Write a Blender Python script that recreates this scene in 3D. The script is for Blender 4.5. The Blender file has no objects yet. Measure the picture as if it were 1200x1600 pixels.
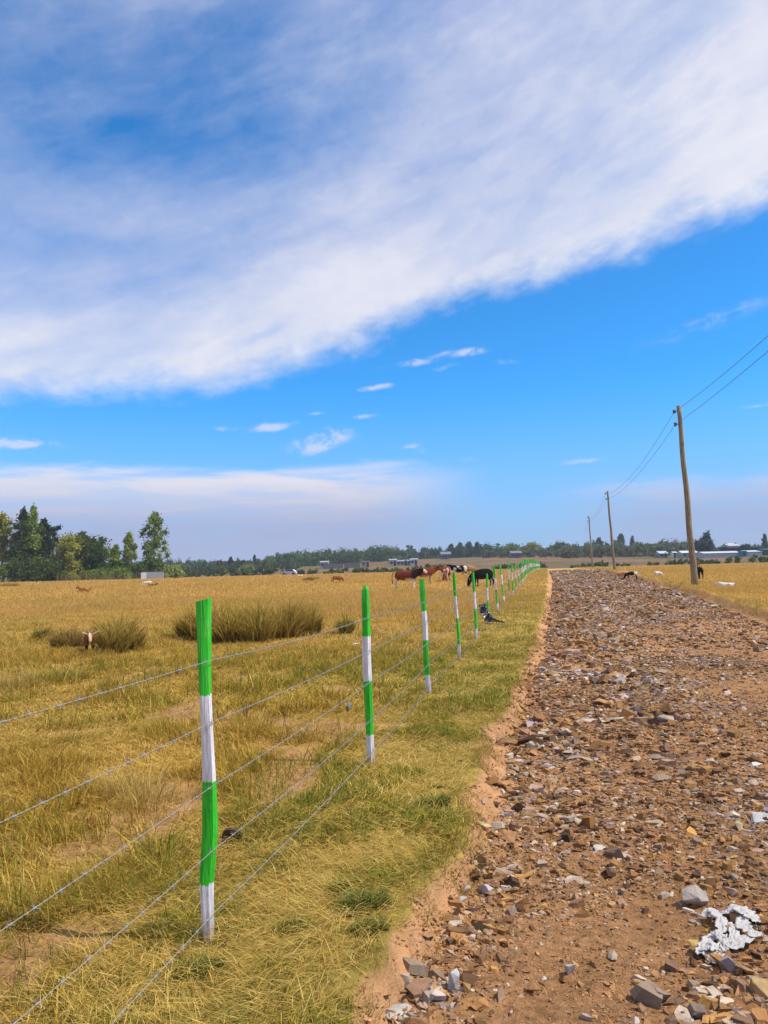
import bpy, bmesh, math, random
import numpy as np
from mathutils import Vector, Matrix

random.seed(7)
RNG = np.random.default_rng(11)
SC = bpy.context.scene
COL = SC.collection
R = math.radians

# ------------------------------------------------------------------ survey
# Camera: a phone at eye height; F is its focal length in photo pixels (1200 x 1600).
F, ROLL, PITCH, EYE = 1200.0, 0.025, R(4.46), 1.55
ROAD = 0.2089                                   # road drifts this much to the right per metre forward


def ray(px, py):
    u, v = px - 600.0, py - 800.0
    u, v = u * math.cos(ROLL) - v * math.sin(ROLL), v * math.cos(ROLL) + u * math.sin(ROLL)
    return np.array([u, F * math.cos(PITCH) + v * math.sin(PITCH), -(v * math.cos(PITCH) - F * math.sin(PITCH))])


# ------------------------------------------------------------------ noise
def _hash(i, j, s):
    with np.errstate(over='ignore'):
        h = (i.astype(np.int64) * 374761393 + j.astype(np.int64) * 668265263 + s * 974634541) & 0xffffffff
        h = ((h ^ (h >> 13)) * 1274126177) & 0xffffffff
        h = ((h ^ (h >> 16)) * 2246822519) & 0xffffffff
    return ((h ^ (h >> 15)) & 0xffffff) / float(0xffffff)


def vnoise(x, y, s=0):
    x = np.asarray(x, float); y = np.asarray(y, float)
    i, j = np.floor(x), np.floor(y)
    fx, fy = x - i, y - j
    fx = fx * fx * (3 - 2 * fx); fy = fy * fy * (3 - 2 * fy)
    a, b = _hash(i, j, s), _hash(i + 1, j, s)
    c, d = _hash(i, j + 1, s), _hash(i + 1, j + 1, s)
    return (a * (1 - fx) + b * fx) * (1 - fy) + (c * (1 - fx) + d * fx) * fy


def fbm(x, y, s=0, o=4):
    t, a, n = 0.0, 0.5, 0.0
    x = np.asarray(x, float); y = np.asarray(y, float)
    for k in range(o):
        t = t + a * vnoise(x * 2 ** k, y * 2 ** k, s + 17 * k)
        n += a; a *= 0.5
    return t / n


def sstep(a, b, x):
    t = np.clip((np.asarray(x, float) - a) / (b - a), 0, 1)
    return t * t * (3 - 2 * t)


# ------------------------------------------------------------------ terrain
TAB = np.array([[0, 0], [15, 0], [20, .06], [25, .15], [30, .25], [36, .36], [46, .5], [55, .68], [62, .8], [75, .93],
                [90, 1.05], [110, 1.17], [140, 1.22], [190, 1.3], [215, 1.35], [4000, 1.35]])
HILL = np.array([[-90, 2.0], [-30, 2.6], [-18, 2.4], [-10, 3.6], [-5, 5.2], [0, 6.6], [8, 7.2], [16, 6.6], [22, 5.6], [35, 6.0], [90, 5]])


def eg(y): return np.interp(y, [3, 4.5, 6, 8.4, 11.7, 17.5, 28, 51], [-.75, -.66, -.73, -.62, -.44, -.34, -.15, .03])
def es(y): return np.interp(y, [3, 3.8, 4.4, 5.6, 7.5, 10, 15, 28, 58], [-.66, -.56, -.48, -.36, -.40, -.26, -.11, .13, .5])
def er(y): return np.interp(y, [5, 21, 31, 41, 59, 110], [5.3, 5.68, 6.1, 6.26, 6.8, 7.2])
def erg(y): return np.interp(y, [5, 23, 33, 55, 110], [5.9, 6.25, 6.6, 6.95, 7.4])


def base(x, y):
    r = np.hypot(x, y); az = np.degrees(np.arctan2(x, y))
    z = np.interp(y, TAB[:, 0], TAB[:, 1])
    z = z + np.interp(az, HILL[:, 0], HILL[:, 1]) * sstep(205, 440, r) * sstep(60, 200, y)
    z = z + (fbm(x / 45, y / 45, 5, 3) - .5) * 1.6 * sstep(230, 420, r)
    return z


def edge_l(y): return eg(y) + (fbm(y * 1.3, y * 0 + 3.3, 9, 6) - .5) * (.38 + .30 * (1 - sstep(4, 9, y)))


def drop(x, y):
    """0 on the grass, 1 on the road level; the cut bank lies between."""
    e = x - ROAD * y
    gl = edge_l(y)
    sl = np.maximum(es(y) + .05, gl + .1)
    l = sstep(0, 1, (e - gl) / (sl - gl))
    rr = 1 - sstep(0, 1, (e - er(y)) / (erg(y) - er(y)))
    fade = 1 - sstep(113, 122, y)
    return np.minimum(l, rr) * fade


def ground_z(x, y):
    x = np.asarray(x, float); y = np.asarray(y, float)
    e = x - ROAD * y
    d = drop(x, y)
    z = base(x, y) - .15 * d
    z = z + (fbm(x * 1.2, y * 1.2, 2, 4) - .5) * .09 * (1 - .6 * d) + (fbm(x * 9, y * 9, 4, 3) - .5) * .03
    z = z - (np.abs(fbm(x * 5, y * 3, 6, 4) - .5) * .24 + (fbm(x * 16, y * 16, 7, 4) - .5) * .075) * (4 * d * (1 - d)) * (y < 60)
    berm = np.exp(-((e - erg(y)) / .28) ** 2) * (1 - sstep(105, 118, y)) * sstep(0, 5, y)
    z = z + berm * (.05 + .16 * fbm(y * .9, e * 2, 8, 3))
    inside = sstep(es(y) + .02, es(y) + .2, e) * (1 - sstep(er(y) - .2, er(y) - .02, e)) * (1 - sstep(111, 116, y))
    return z - .07 * inside


def road_z(x, y):
    x = np.asarray(x, float); y = np.asarray(y, float)
    e = x - ROAD * y
    t = np.clip((e - es(y)) / (er(y) - es(y)), 0, 1)
    z = base(x, y) - .15 + .07 * np.sin(np.pi * t)
    z = z + (fbm(x * .9, y * .45, 21, 4) - .5) * .13 + (fbm(x * 1.7, y * 1.1, 23, 3) - .5) * .10 * np.exp(-((e - es(y) - .7) / .7) ** 2) + (fbm(x * 6, y * 6, 22, 3) - .5) * .035
    return z


def surf(x, y):
    e = np.asarray(x, float) - ROAD * np.asarray(y, float)
    g = ground_z(x, y)
    inr = (e > es(y) - .1) & (e < er(y) + .1) & (np.asarray(y) < 116)
    return np.where(inr, np.maximum(g, road_z(x, y)), g)


def spot(px, py):
    """where the line of sight to a surveyed picture point meets the ground"""
    d = ray(px, py)
    ys = np.geomspace(1.2, 320, 5000)
    xs = d[0] / d[1] * ys
    zz = EYE + d[2] / d[1] * ys
    k = int(np.argmax(zz <= surf(xs, ys)))
    return float(xs[k]), float(ys[k])


def bearing(px):
    v = 93.5 - .025 * (px - 600)
    d = ray(px, 800 + v)
    return d[0] / d[1]


def gz(x, y): return float(surf(np.array([x]), np.array([y]))[0])


# ------------------------------------------------------------------ materials
def mat(name, col, rough=.8, spec=.3, metal=0.0):
    m = bpy.data.materials.new(name); m.use_nodes = True
    b = m.node_tree.nodes['Principled BSDF']
    b.inputs['Base Color'].default_value = (*col, 1)
    b.inputs['Roughness'].default_value = rough
    b.inputs['Metallic'].default_value = metal
    b.inputs['Specular IOR Level'].default_value = spec
    return m


class NT:
    def __init__(self, tree): self.t = tree
    def n(self, typ, **kw):
        nd = self.t.nodes.new(typ)
        for k, v in kw.items(): setattr(nd, k, v)
        return nd
    def link(self, a, b): self.t.links.new(a, b)
    def put(self, sock, v):
        if isinstance(v, bpy.types.NodeSocket): self.t.links.new(v, sock)
        elif isinstance(v, (tuple, list)) and len(v) == 3 and sock.type == 'RGBA': sock.default_value = (*v, 1)
        else: sock.default_value = v
    def m(self, op, a, b=None, c=None, clamp=False):
        nd = self.n('ShaderNodeMath', operation=op, use_clamp=clamp)
        for i, v in enumerate((a, b, c)):
            if v is not None: self.put(nd.inputs[i], v)
        return nd.outputs[0]
    def ss(self, a, b, x):
        nd = self.n('ShaderNodeMapRange', interpolation_type='SMOOTHSTEP')
        self.put(nd.inputs['Value'], x); self.put(nd.inputs['From Min'], a); self.put(nd.inputs['From Max'], b)
        return nd.outputs[0]
    def mr(self, x, a, b, c, d):
        nd = self.n('ShaderNodeMapRange')
        for k, v in zip(('Value', 'From Min', 'From Max', 'To Min', 'To Max'), (x, a, b, c, d)): self.put(nd.inputs[k], v)
        return nd.outputs[0]
    def mix(self, f, a, b, mode='MIX'):
        nd = self.n('ShaderNodeMix', data_type='RGBA', blend_type=mode)
        self.put(nd.inputs[0], f); self.put(nd.inputs[6], a); self.put(nd.inputs[7], b)
        return nd.outputs[2]
    def noise(self, vec, scale, detail=4, rough=.55, dist=0.0):
        nd = self.n('ShaderNodeTexNoise')
        if vec is not None: self.put(nd.inputs['Vector'], vec)
        nd.inputs['Scale'].default_value = scale; nd.inputs['Detail'].default_value = detail
        nd.inputs['Roughness'].default_value = rough; nd.inputs['Distortion'].default_value = dist
        return nd.outputs['Fac']
    def xyz(self, x, y, z):
        nd = self.n('ShaderNodeCombineXYZ')
        for i, v in enumerate((x, y, z)): self.put(nd.inputs[i], v)
        return nd.outputs[0]


def attr_mat(name, rough=.85, spec=.2, noise_amt=0.0, noise_scale=8, bump=0.0, bump_scale=30, transl=0.0, coords='Object'):
    """material whose albedo is the mesh's own colour attribute, broken up by noise"""
    m = bpy.data.materials.new(name); m.use_nodes = True
    t = NT(m.node_tree); b = m.node_tree.nodes['Principled BSDF']; out = m.node_tree.nodes['Material Output']
    a = t.n('ShaderNodeAttribute', attribute_name='Col')
    c = a.outputs['Color']
    tc = t.n('ShaderNodeTexCoord')
    if noise_amt:
        nz = t.noise(tc.outputs[coords], noise_scale, 6, .6)
        f = t.mr(nz, .25, .75, 1 - noise_amt, 1 + noise_amt)
        c = t.mix(1.0, c, t.xyz(f, f, f), 'MULTIPLY')
    t.link(c, b.inputs['Base Color'])
    b.inputs['Roughness'].default_value = rough; b.inputs['Specular IOR Level'].default_value = spec
    if bump:
        bp = t.n('ShaderNodeBump'); bp.inputs['Strength'].default_value = bump; bp.inputs['Distance'].default_value = .02
        t.link(t.noise(tc.outputs[coords], bump_scale, 6, .65), bp.inputs['Height']); t.link(bp.outputs[0], b.inputs['Normal'])
    if transl:
        tr = t.n('ShaderNodeBsdfTranslucent'); t.link(c, tr.inputs['Color'])
        mx = t.n('ShaderNodeMixShader'); mx.inputs[0].default_value = transl
        t.link(b.outputs[0], mx.inputs[1]); t.link(tr.outputs[0], mx.inputs[2]); t.link(mx.outputs[0], out.inputs['Surface'])
    return m


M = {}
M['grass'] = attr_mat('grass_blade', .9, .06, transl=.35)
M['leaf'] = attr_mat('leaf', .75, .12, transl=.38)
M['stone'] = attr_mat('crushed_shale', .9, .08, .28, 14, .5, 60)
M['rock'] = attr_mat('rock', .9, .1, .35, 9, .7, 35)
M['coat'] = attr_mat('animal_coat', .9, .08, .12, 5)
M['horn'] = mat('horn', (.30, .26, .20), .5)
M['wall'] = attr_mat('masonry_wall', .9, .2, .2, 1.2)
M['bark'] = mat('bark', (.16, .12, .085), .9)
M['wire'] = mat('galvanised_wire', (.27, .26, .24), .75, .15, .0)
M['insulator'] = mat('insulator', (.03, .03, .035), .35, .5)
M['conductor'] = mat('aluminium_conductor', (.10, .13, .13), .6)
M['rag'] = mat('white_plastic', (.48, .45, .42), .9, .1)
M['bag'] = mat('black_plastic', (.018, .018, .022), .28, .6)
M['blue'] = mat('blue_sheet', (.05, .25, .55), .5)
M['dark'] = mat('dark_opening', (.03, .03, .035), .8)


# ------------------------------------------------------------------ mesh helpers
def link(name, me, parent=None):
    o = bpy.data.objects.new(name, me); COL.objects.link(o)
    if parent is not None: o.parent = parent
    return o


def np_mesh(name, V, faces, m, parent=None, col=None, smooth=False):
    """faces: (n,k) int array, or list of such arrays"""
    V = np.asarray(V, np.float32)
    fl = faces if isinstance(faces, list) else [faces]
    fl = [np.asarray(f, np.int32) for f in fl if len(f)]
    me = bpy.data.meshes.new(name)
    me.vertices.add(len(V)); me.vertices.foreach_set('co', V.ravel())
    lv = np.concatenate([f.ravel() for f in fl]); tot = np.concatenate([np.full(len(f), f.shape[1], np.int32) for f in fl])
    st = np.concatenate([[0], np.cumsum(tot)[:-1]]).astype(np.int32)
    me.loops.add(len(lv)); me.loops.foreach_set('vertex_index', lv)
    me.polygons.add(len(tot)); me.polygons.foreach_set('loop_start', st)
    me.update(calc_edges=True)
    me.polygons.foreach_set('use_smooth', np.full(len(tot), bool(smooth)))
    if col is not None:
        a = me.color_attributes.new('Col', 'FLOAT_COLOR', 'POINT')
        c = np.ones((len(V), 4), np.float32); c[:, :3] = col
        a.data.foreach_set('color', c.ravel())
    me.materials.append(m)
    return link(name, me, parent)


def tag(o, label=None, cat=None, group=None, kind=None):
    if label: o['label'] = label
    if cat: o['category'] = cat
    if group: o['group'] = group
    if kind: o['kind'] = kind
    return o


def empty(name, loc, rz=0.0):
    o = bpy.data.objects.new(name, None); COL.objects.link(o)
    o.location = loc; o.rotation_euler = (0, 0, rz); o.empty_display_size = .2
    return o


class MB:
    """collects boxes, tubes and sheets; build() links them as one mesh object"""
    def __init__(self): self.V, self.F, self.C, self.c = [], [], [], (.5, .5, .5)
    def add(self, V, Fs):
        o = len(self.V); self.V += [tuple(v) for v in V]; self.C += [self.c] * len(V)
        self.F += [tuple(i + o for i in f) for f in Fs]
    def box(self, c, s, rz=0.0):
        x, y, z = [k / 2 for k in s]; ca, sa = math.cos(rz), math.sin(rz)
        P = [(a * x, b * y, d * z) for d in (-1, 1) for a, b in ((-1, -1), (1, -1), (1, 1), (-1, 1))]
        P = [(c[0] + p[0] * ca - p[1] * sa, c[1] + p[0] * sa + p[1] * ca, c[2] + p[2]) for p in P]
        self.add(P, [(3, 2, 1, 0), (4, 5, 6, 7), (0, 1, 5, 4), (1, 2, 6, 5), (2, 3, 7, 6), (3, 0, 4, 7)])
    def tube(self, pts, rad, n=6, cap=True):
        pts = [Vector(p) for p in pts]; k = len(pts)
        rads = rad if isinstance(rad, (list, tuple)) else [rad] * k
        V, Fs = [], []
        up = Vector((0, 0, 1))
        for i, p in enumerate(pts):
            t = (pts[min(i + 1, k - 1)] - pts[max(i - 1, 0)]).normalized()
            a = t.cross(up if abs(t.z) < .95 else Vector((0, 1, 0))).normalized(); b = t.cross(a)
            for j in range(n):
                q = 2 * math.pi * j / n
                V.append(p + (a * math.cos(q) + b * math.sin(q)) * rads[i])
        for i in range(k - 1):
            for j in range(n):
                Fs.append((i * n + j, i * n + (j + 1) % n, (i + 1) * n + (j + 1) % n, (i + 1) * n + j))
        if cap: Fs += [tuple(range(n))[::-1], tuple(range((k - 1) * n, k * n))]
        self.add(V, Fs)
    def prism(self, poly, x0, x1):
        """poly of (y,z) swept along x"""
        n = len(poly)
        self.add([(x0, *p) for p in poly] + [(x1, *p) for p in poly],
                 [(i, (i + 1) % n, n + (i + 1) % n, n + i) for i in range(n)] + [tuple(range(n))[::-1], tuple(range(n, 2 * n))])
    def build(self, name, m, parent=None, smooth=False):
        me = bpy.data.meshes.new(name); me.from_pydata(self.V, [], self.F); me.update()
        bm = bmesh.new(); bm.from_mesh(me); bmesh.ops.recalc_face_normals(bm, faces=bm.faces); bm.to_mesh(me); bm.free()
        if smooth: me.polygons.foreach_set('use_smooth', np.ones(len(me.polygons), bool))
        a = me.color_attributes.new('Col', 'FLOAT_COLOR', 'POINT')
        c = np.ones((len(self.V), 4), np.float32); c[:, :3] = self.C
        a.data.foreach_set('color', c.ravel())
        me.materials.append(m)
        return link(name, me, parent)


# ------------------------------------------------------------------ camera
cam = bpy.data.objects.new('camera', bpy.data.cameras.new('camera')); COL.objects.link(cam)
cam.data.sensor_fit = 'VERTICAL'; cam.data.sensor_height = 32; cam.data.lens = 32 * F / 1600
cam.data.clip_start = .05; cam.data.clip_end = 12000
fwd = Vector((0, math.cos(PITCH), math.sin(PITCH))); up0 = Vector((0, -math.sin(PITCH), math.cos(PITCH))); rt0 = Vector((1, 0, 0))
rt = rt0 * math.cos(ROLL) - up0 * math.sin(ROLL); up = up0 * math.cos(ROLL) + rt0 * math.sin(ROLL)
mw = Matrix((rt, up, -fwd)).transposed().to_4x4(); mw.translation = (0, 0, EYE)
cam.matrix_world = mw
SC.camera = cam

# ------------------------------------------------------------------ light and sky
SUN_AZ, SUN_EL = R(100), R(54)
sun = bpy.data.objects.new('sun', bpy.data.lights.new('sun', 'SUN')); COL.objects.link(sun)
sun.data.energy = 4.9; sun.data.angle = R(.55); sun.data.color = (1, .95, .86)
sd = Vector((math.sin(SUN_AZ) * math.cos(SUN_EL), math.cos(SUN_AZ) * math.cos(SUN_EL), math.sin(SUN_EL)))
sun.rotation_euler = sd.to_track_quat('Z', 'Y').to_euler(); sun.location = sd * 60
SKY_S = .1


def build_sky():
    w = bpy.data.worlds.new('World'); SC.world = w; w.use_nodes = True
    t = NT(w.node_tree); bg = w.node_tree.nodes['Background']; bg.inputs['Strength'].default_value = SKY_S
    sk = t.n('ShaderNodeTexSky', sky_type='NISHITA', sun_disc=False)
    sk.sun_elevation = SUN_EL; sk.sun_rotation = SUN_AZ; sk.altitude = 1900; sk.air_density = 1.0; sk.dust_density = .6; sk.ozone_density = 2.0
    d = t.n('ShaderNodeTexCoord').outputs['Generated']
    sp = t.n('ShaderNodeSeparateXYZ'); t.link(d, sp.inputs[0]); x, y, z = sp.outputs
    az = t.m('MULTIPLY', t.m('ARCTAN2', x, y), 57.2958)
    el = t.m('MULTIPLY', t.m('ARCSINE', z), 57.2958)
    # the deep azure of high-altitude tropical air
    sky = t.mix(1.0, sk.outputs[0], SKY_TINT, 'MULTIPLY')
    S = 1.0 / SKY_S
    def c(r, g, b): return (r * S, g * S, b * S)
    # wind-stretched coordinates on the cloud layer
    rot = R(19)
    u = t.m('ADD', t.m('MULTIPLY', az, math.cos(rot)), t.m('MULTIPLY', el, math.sin(rot)))
    v = t.m('SUBTRACT', t.m('MULTIPLY', el, math.cos(rot)), t.m('MULTIPLY', az, math.sin(rot)))
    long_n = t.noise(t.xyz(t.m('MULTIPLY', u, .045), t.m('MULTIPLY', v, .15), 1.7), 1.0, 6, .50, .35)
    soft = t.noise(t.xyz(t.m('MULTIPLY', az, .085), t.m('MULTIPLY', el, .12), 6.3), 1.0, 5, .50, .3)
    puff = t.noise(t.xyz(t.m('MULTIPLY', az, .20), t.m('MULTIPLY', el, .30), 4.1), 1.0, 9, .54, .25)
    fine = t.noise(t.xyz(t.m('MULTIPLY', u, .30), t.m('MULTIPLY', v, .95), 8.2), 1.0, 8, .55, .5)
    flat = t.noise(t.xyz(t.m('MULTIPLY', az, .11), t.m('MULTIPLY', el, .80), 2.9), 1.0, 9, .58, .4)
    # the great sheet of cloud: a lower edge that climbs to the right
    fc = t.n('ShaderNodeFloatCurve'); cu = fc.mapping.curves[0]
    pts = [(-90, 9), (-40, 11.2), (-26.7, 12.1), (-18.5, 13.0), (-10.3, 13.8), (-7, 14.9), (.3, 17.4), (6.3, 19.6), (12, 20.4), (17, 21.2), (23, 22.3), (28, 23.0), (40, 25), (90, 32)]
    while len(cu.points) < len(pts): cu.points.new(.5, .5)
    for p, (a, e) in zip(cu.points, pts): p.location = ((a + 90) / 180, e / 40); p.handle_type = 'AUTO'
    fc.mapping.update()
    t.put(fc.inputs['Value'], t.m('DIVIDE', t.m('ADD', az, 90), 180, clamp=True))
    edge = t.m('MULTIPLY', fc.outputs[0], 40)
    raw = t.m('SUBTRACT', el, edge)
    tt = t.m('ADD', raw, t.m('MULTIPLY', t.m('SUBTRACT', puff, .5), 3.0))
    tt = t.m('ADD', tt, t.m('MULTIPLY', t.m('SUBTRACT', fine, .5), 1.4))
    wisp = t.noise(t.xyz(t.m('MULTIPLY', az, .62), t.m('MULTIPLY', el, .95), 3.3), 1.0, 10, .62, .5)
    tt = t.m('ADD', tt, t.m('MULTIPLY', t.m('SUBTRACT', wisp, .5), 1.2))
    body = t.ss(-.9, 2.3, tt)
    wob = t.m('SUBTRACT', long_n, .5)
    wob2 = t.m('SUBTRACT', puff, .5)
    def blob(a0, e0, ra, re, tilt=0.0, warp=6.0, w2=0.0):
        da = t.m('SUBTRACT', az, a0); de = t.m('SUBTRACT', el, e0)
        ct, st = math.cos(R(tilt)), math.sin(R(tilt))
        p = t.m('DIVIDE', t.m('ADD', t.m('MULTIPLY', da, ct), t.m('MULTIPLY', de, st)), ra)
        qq = t.m('ADD', t.m('SUBTRACT', t.m('MULTIPLY', de, ct), t.m('MULTIPLY', da, st)), t.m('MULTIPLY', wob, warp))
        if w2: qq = t.m('ADD', qq, t.m('MULTIPLY', wob2, w2))
        q = t.m('DIVIDE', qq, re)
        r2 = t.m('ADD', t.m('MULTIPLY', p, p), t.m('MULTIPLY', q, q))
        return t.m('EXPONENT', t.m('MULTIPLY', r2, -1.0))
    thin = t.m('MULTIPLY', blob(-21, 29.8, 17, 4.4, 6, 6, 3), .50)
    for b_ in ((-4, 31.8, 9, 4.0, 24, 6, 3, .42), (-8.8, 17.6, 2.6, .45, 28, 1.5, 2, .25), (-22, 22.3, 6, 1.0, 4, 3, 2, .20), (-31, 36.5, 10, 2.6, -6, 5, 3, .35), (-12, 36, 9, 2.2, 15, 5, 3, .28),
               (-14, 20.5, 6, 1.2, 12, 4, 2, .16), (4, 27.5, 4, 1.6, 30, 4, 2, .16), (17, 26.2, 9, 1.3, 12, 4, 2, .14)):
        thin = t.m('ADD', thin, t.m('MULTIPLY', blob(*b_[:7]), b_[7]))
    near = t.m('EXPONENT', t.m('MULTIPLY', t.m('MAXIMUM', tt, 0.0), -.22))
    right = t.ss(-16, 10, az)
    dens = t.m('ADD', t.m('ADD', .66, t.m('MULTIPLY', near, .34)), t.m('MULTIPLY', right, .14))
    dens = t.m('ADD', dens, t.m('MULTIPLY', t.m('SUBTRACT', long_n, .5), .95))
    dens = t.m('ADD', dens, t.m('MULTIPLY', t.m('SUBTRACT', soft, .5), .6))
    dens = t.m('ADD', dens, t.m('MULTIPLY', t.m('SUBTRACT', fine, .5), .24))
    dens = t.m('ADD', dens, t.m('MULTIPLY', t.m('SUBTRACT', wisp, .5), .15))
    dens = t.m('SUBTRACT', dens, thin)
    high = t.m('MULTIPLY', body, t.m('MAXIMUM', t.m('MINIMUM', dens, .96), .0), clamp=True)
    lit = t.m('ADD', t.m('MULTIPLY', near, .75), t.m('MULTIPLY', t.m('SUBTRACT', puff, .42), .75))
    lit = t.m('ADD', lit, t.m('MULTIPLY', t.m('SUBTRACT', long_n, .45), 1.3))
    lit = t.m('ADD', lit, t.m('MULTIPLY', t.m('SUBTRACT', fine, .5), .35))
    lit = t.m('ADD', lit, t.m('MULTIPLY', t.m('SUBTRACT', wisp, .5), .28))
    lit = t.m('ADD', lit, t.m('MULTIPLY', t.ss(4, 28, az), .30), clamp=True)
    ccol = t.mix(lit, c(.53, .59, .83), c(.89, .89, .95))
    # low bank near the horizon, left half, plus a thinner one on the right
    fb = t.m('MULTIPLY', t.m('SUBTRACT', flat, .5), 3.0)
    lowt = t.m('ADD', t.m('SUBTRACT', 8.0, el), fb)
    low = t.m('MULTIPLY', t.ss(-.4, 1.4, lowt), t.m('SUBTRACT', 1.0, t.ss(-2, 9, t.m('ADD', az, t.m('MULTIPLY', fb, 2.0)))))
    lowr = t.m('MULTIPLY', t.ss(-.6, 1.8, t.m('ADD', t.m('SUBTRACT', 6.2, el), fb)), t.m('MULTIPLY', t.ss(11, 20, az), .75))
    bank = t.m('MULTIPLY', t.m('MAXIMUM', low, lowr), t.mr(t.ss(.3, .6, flat), 0, 1, .66, 1.0))
    bankc = t.mix(t.ss(3.0, 8.0, t.m('ADD', el, t.m('MULTIPLY', fb, .6))), c(.40, .46, .69), c(.80, .79, .89))
    # scraps of cloud in the blue gap
    sm = None
    for (a0, e0, ra, re, tl, amp) in [(2.0, 15.35, 2.2, .35, 5, .75), (4.3, 15.9, 1.3, .3, 8, .6), (6.8, 15.9, 1.4, .35, 4, .9), (5.0, 14.9, 1.6, .22, 8, .4), (9.4, 15.0, 1.3, .22, 0, .35), (-.4, 13.75, 1.5, .25, 4, .9),
                                      (-4.6, 9.75, 2.3, .75, 14, 1.0), (-8.2, 11.0, 1.7, .30, 8, .8), (-11.5, 10.8, 1.2, .2, 0, .5), (-1.4, 11.5, 1.3, .2, 3, .5), (-4.8, 11.9, 1.0, .2, 3, .4),
                                      (-25.8, 9.3, 2.6, .40, 0, 1.0), (2.0, 9.3, 1.8, .5, -8, .5), (6.2, 8.2, 1.4, .25, 0, .45), (24, 16.5, 7.0, .8, 10, .34), (15, 7.6, 2.0, .25, 2, .5), (27.5, 10.4, 2.5, .22, 4, .5)]:
        b = t.m('MULTIPLY', blob(a0, e0, ra, re, tl, 1.2, .9), amp)
        sm = b if sm is None else t.m('MAXIMUM', sm, b)
    sm = t.m('MULTIPLY', t.ss(.10, .95, t.m('MULTIPLY', sm, t.m('ADD', .15, t.m('MULTIPLY', t.ss(.36, .62, t.m('ADD', t.m('MULTIPLY', fine, .45), t.m('MULTIPLY', wisp, .55))), 1.25)))), .72)
    # humid air low down, whitening the blue towards the horizon
    haze = t.m('SUBTRACT', 1.0, t.ss(-1.5, 14.5, el))
    sky = t.mix(t.m('MULTIPLY', haze, .95), sky, c(.345, .455, .73))
    sky = t.mix(bank, sky, bankc)
    sky = t.mix(sm, sky, c(.70, .75, .91))
    sky = t.mix(high, sky, ccol)
    t.link(sky, bg.inputs['Color'])


SKY_TINT = (.40, 1.50, 2.22)
build_sky()
vs = SC.view_settings; vs.view_transform = 'Standard'; vs.look = 'None'; vs.exposure = 0; vs.gamma = 1; vs.use_curve_mapping = False


# ------------------------------------------------------------------ ground sheet
def build_ground():
    a_mid = np.radians(np.linspace(-38, 38, 560)); a_rest = np.radians(np.linspace(38, 322, 150)[1:-1])
    A = np.concatenate([a_mid, a_rest]); nA = len(A)
    rr = np.concatenate([np.geomspace(.5, 14, 330)[:-1], np.geomspace(14, 230, 150)[:-1], np.geomspace(230, 620, 60)[:-1], np.geomspace(620, 6000, 22)])
    nR = len(rr)
    X = (rr[:, None] * np.sin(A)[None]).ravel(); Y = (rr[:, None] * np.cos(A)[None]).ravel()
    Z = ground_z(X, Y)
    V = np.column_stack([X, Y, Z]); V = np.vstack([V, [[0, 0, float(ground_z(np.zeros(1), np.zeros(1))[0])]]])
    i = np.arange(nR - 1)[:, None] * nA; j = np.arange(nA)[None]; j2 = (j + 1) % nA
    Q = np.stack([i + j, i + j2, i + nA + j2, i + nA + j], -1).reshape(-1, 4)[:, ::-1]
    T = np.column_stack([np.full(nA, len(V) - 1), (np.arange(nA) + 1) % nA, np.arange(nA)])[:, ::-1]
    # albedo: dry thatch, olive grass, bare soil, far fallow and pasture
    x, y = V[:, 0], V[:, 1]; r = np.hypot(x, y); e = x - ROAD * y
    n1 = fbm(x / 6, y / 6, 31, 4); n2 = fbm(x / .8, y / .8, 32, 4)
    thatch = np.array([.38, .235, .058]); olive = np.array([.27, .20, .035]); gold = np.array([.58, .335, .085]); soil = np.array([.46, .245, .115])
    fallow = np.array([.22, .118, .078]); past = np.array([.20, .125, .055]); scrub = np.array([.09, .10, .03])
    C = thatch + (olive - thatch) * sstep(.35, .7, n1)[:, None]
    verge = sstep(-2.4, -1.2, e) * (1 - sstep(.5, 1.5, e)) * (1 - sstep(20, 60, y))
    C = C + (np.array([.24, .18, .045]) - C) * (verge * .6)[:, None]
    C = C + (gold - C) * (sstep(9, 40, r) * (.72 + .5 * (n1 - .5)))[:, None]
    bare = sstep(.57, .72, n2) * (1 - sstep(8, 25, r)) * .8
    C = C + (soil * .85 - C) * bare[:, None]
    C = C + (soil - C) * sstep(.03, .14, drop(x, y))[:, None]
    pink = sstep(196, 212, r + 14 * (fbm(x / 30, y / 30, 33, 3) - .5))
    az = np.degrees(np.arctan2(x, y))
    bands = fbm(x / 70, r / 9, 34, 4)
    far = fallow + (past - fallow) * sstep(.50, .62, bands)[:, None]
    far = far * (.72 + .5 * fbm(x / 18, r / 5, 37, 4))[:, None]
    far = far + (scrub - far) * (sstep(.50, .60, fbm(x / 34, r / 6, 35, 4)) * .85)[:, None]
    C = C + (far - C) * pink[:, None]
    C = C + (scrub * .8 - C) * sstep(430, 470, r)[:, None]
    C = C * (.72 + .50 * fbm(x / 2.2, y / 2.2, 36, 5))[:, None]
    m = attr_mat('field_soil', .95, .03, .35, 6, .9, 40)
    o = np_mesh('ground', V, [Q, T], m, col=C, smooth=True)
    tag(o, kind='structure')


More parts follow.
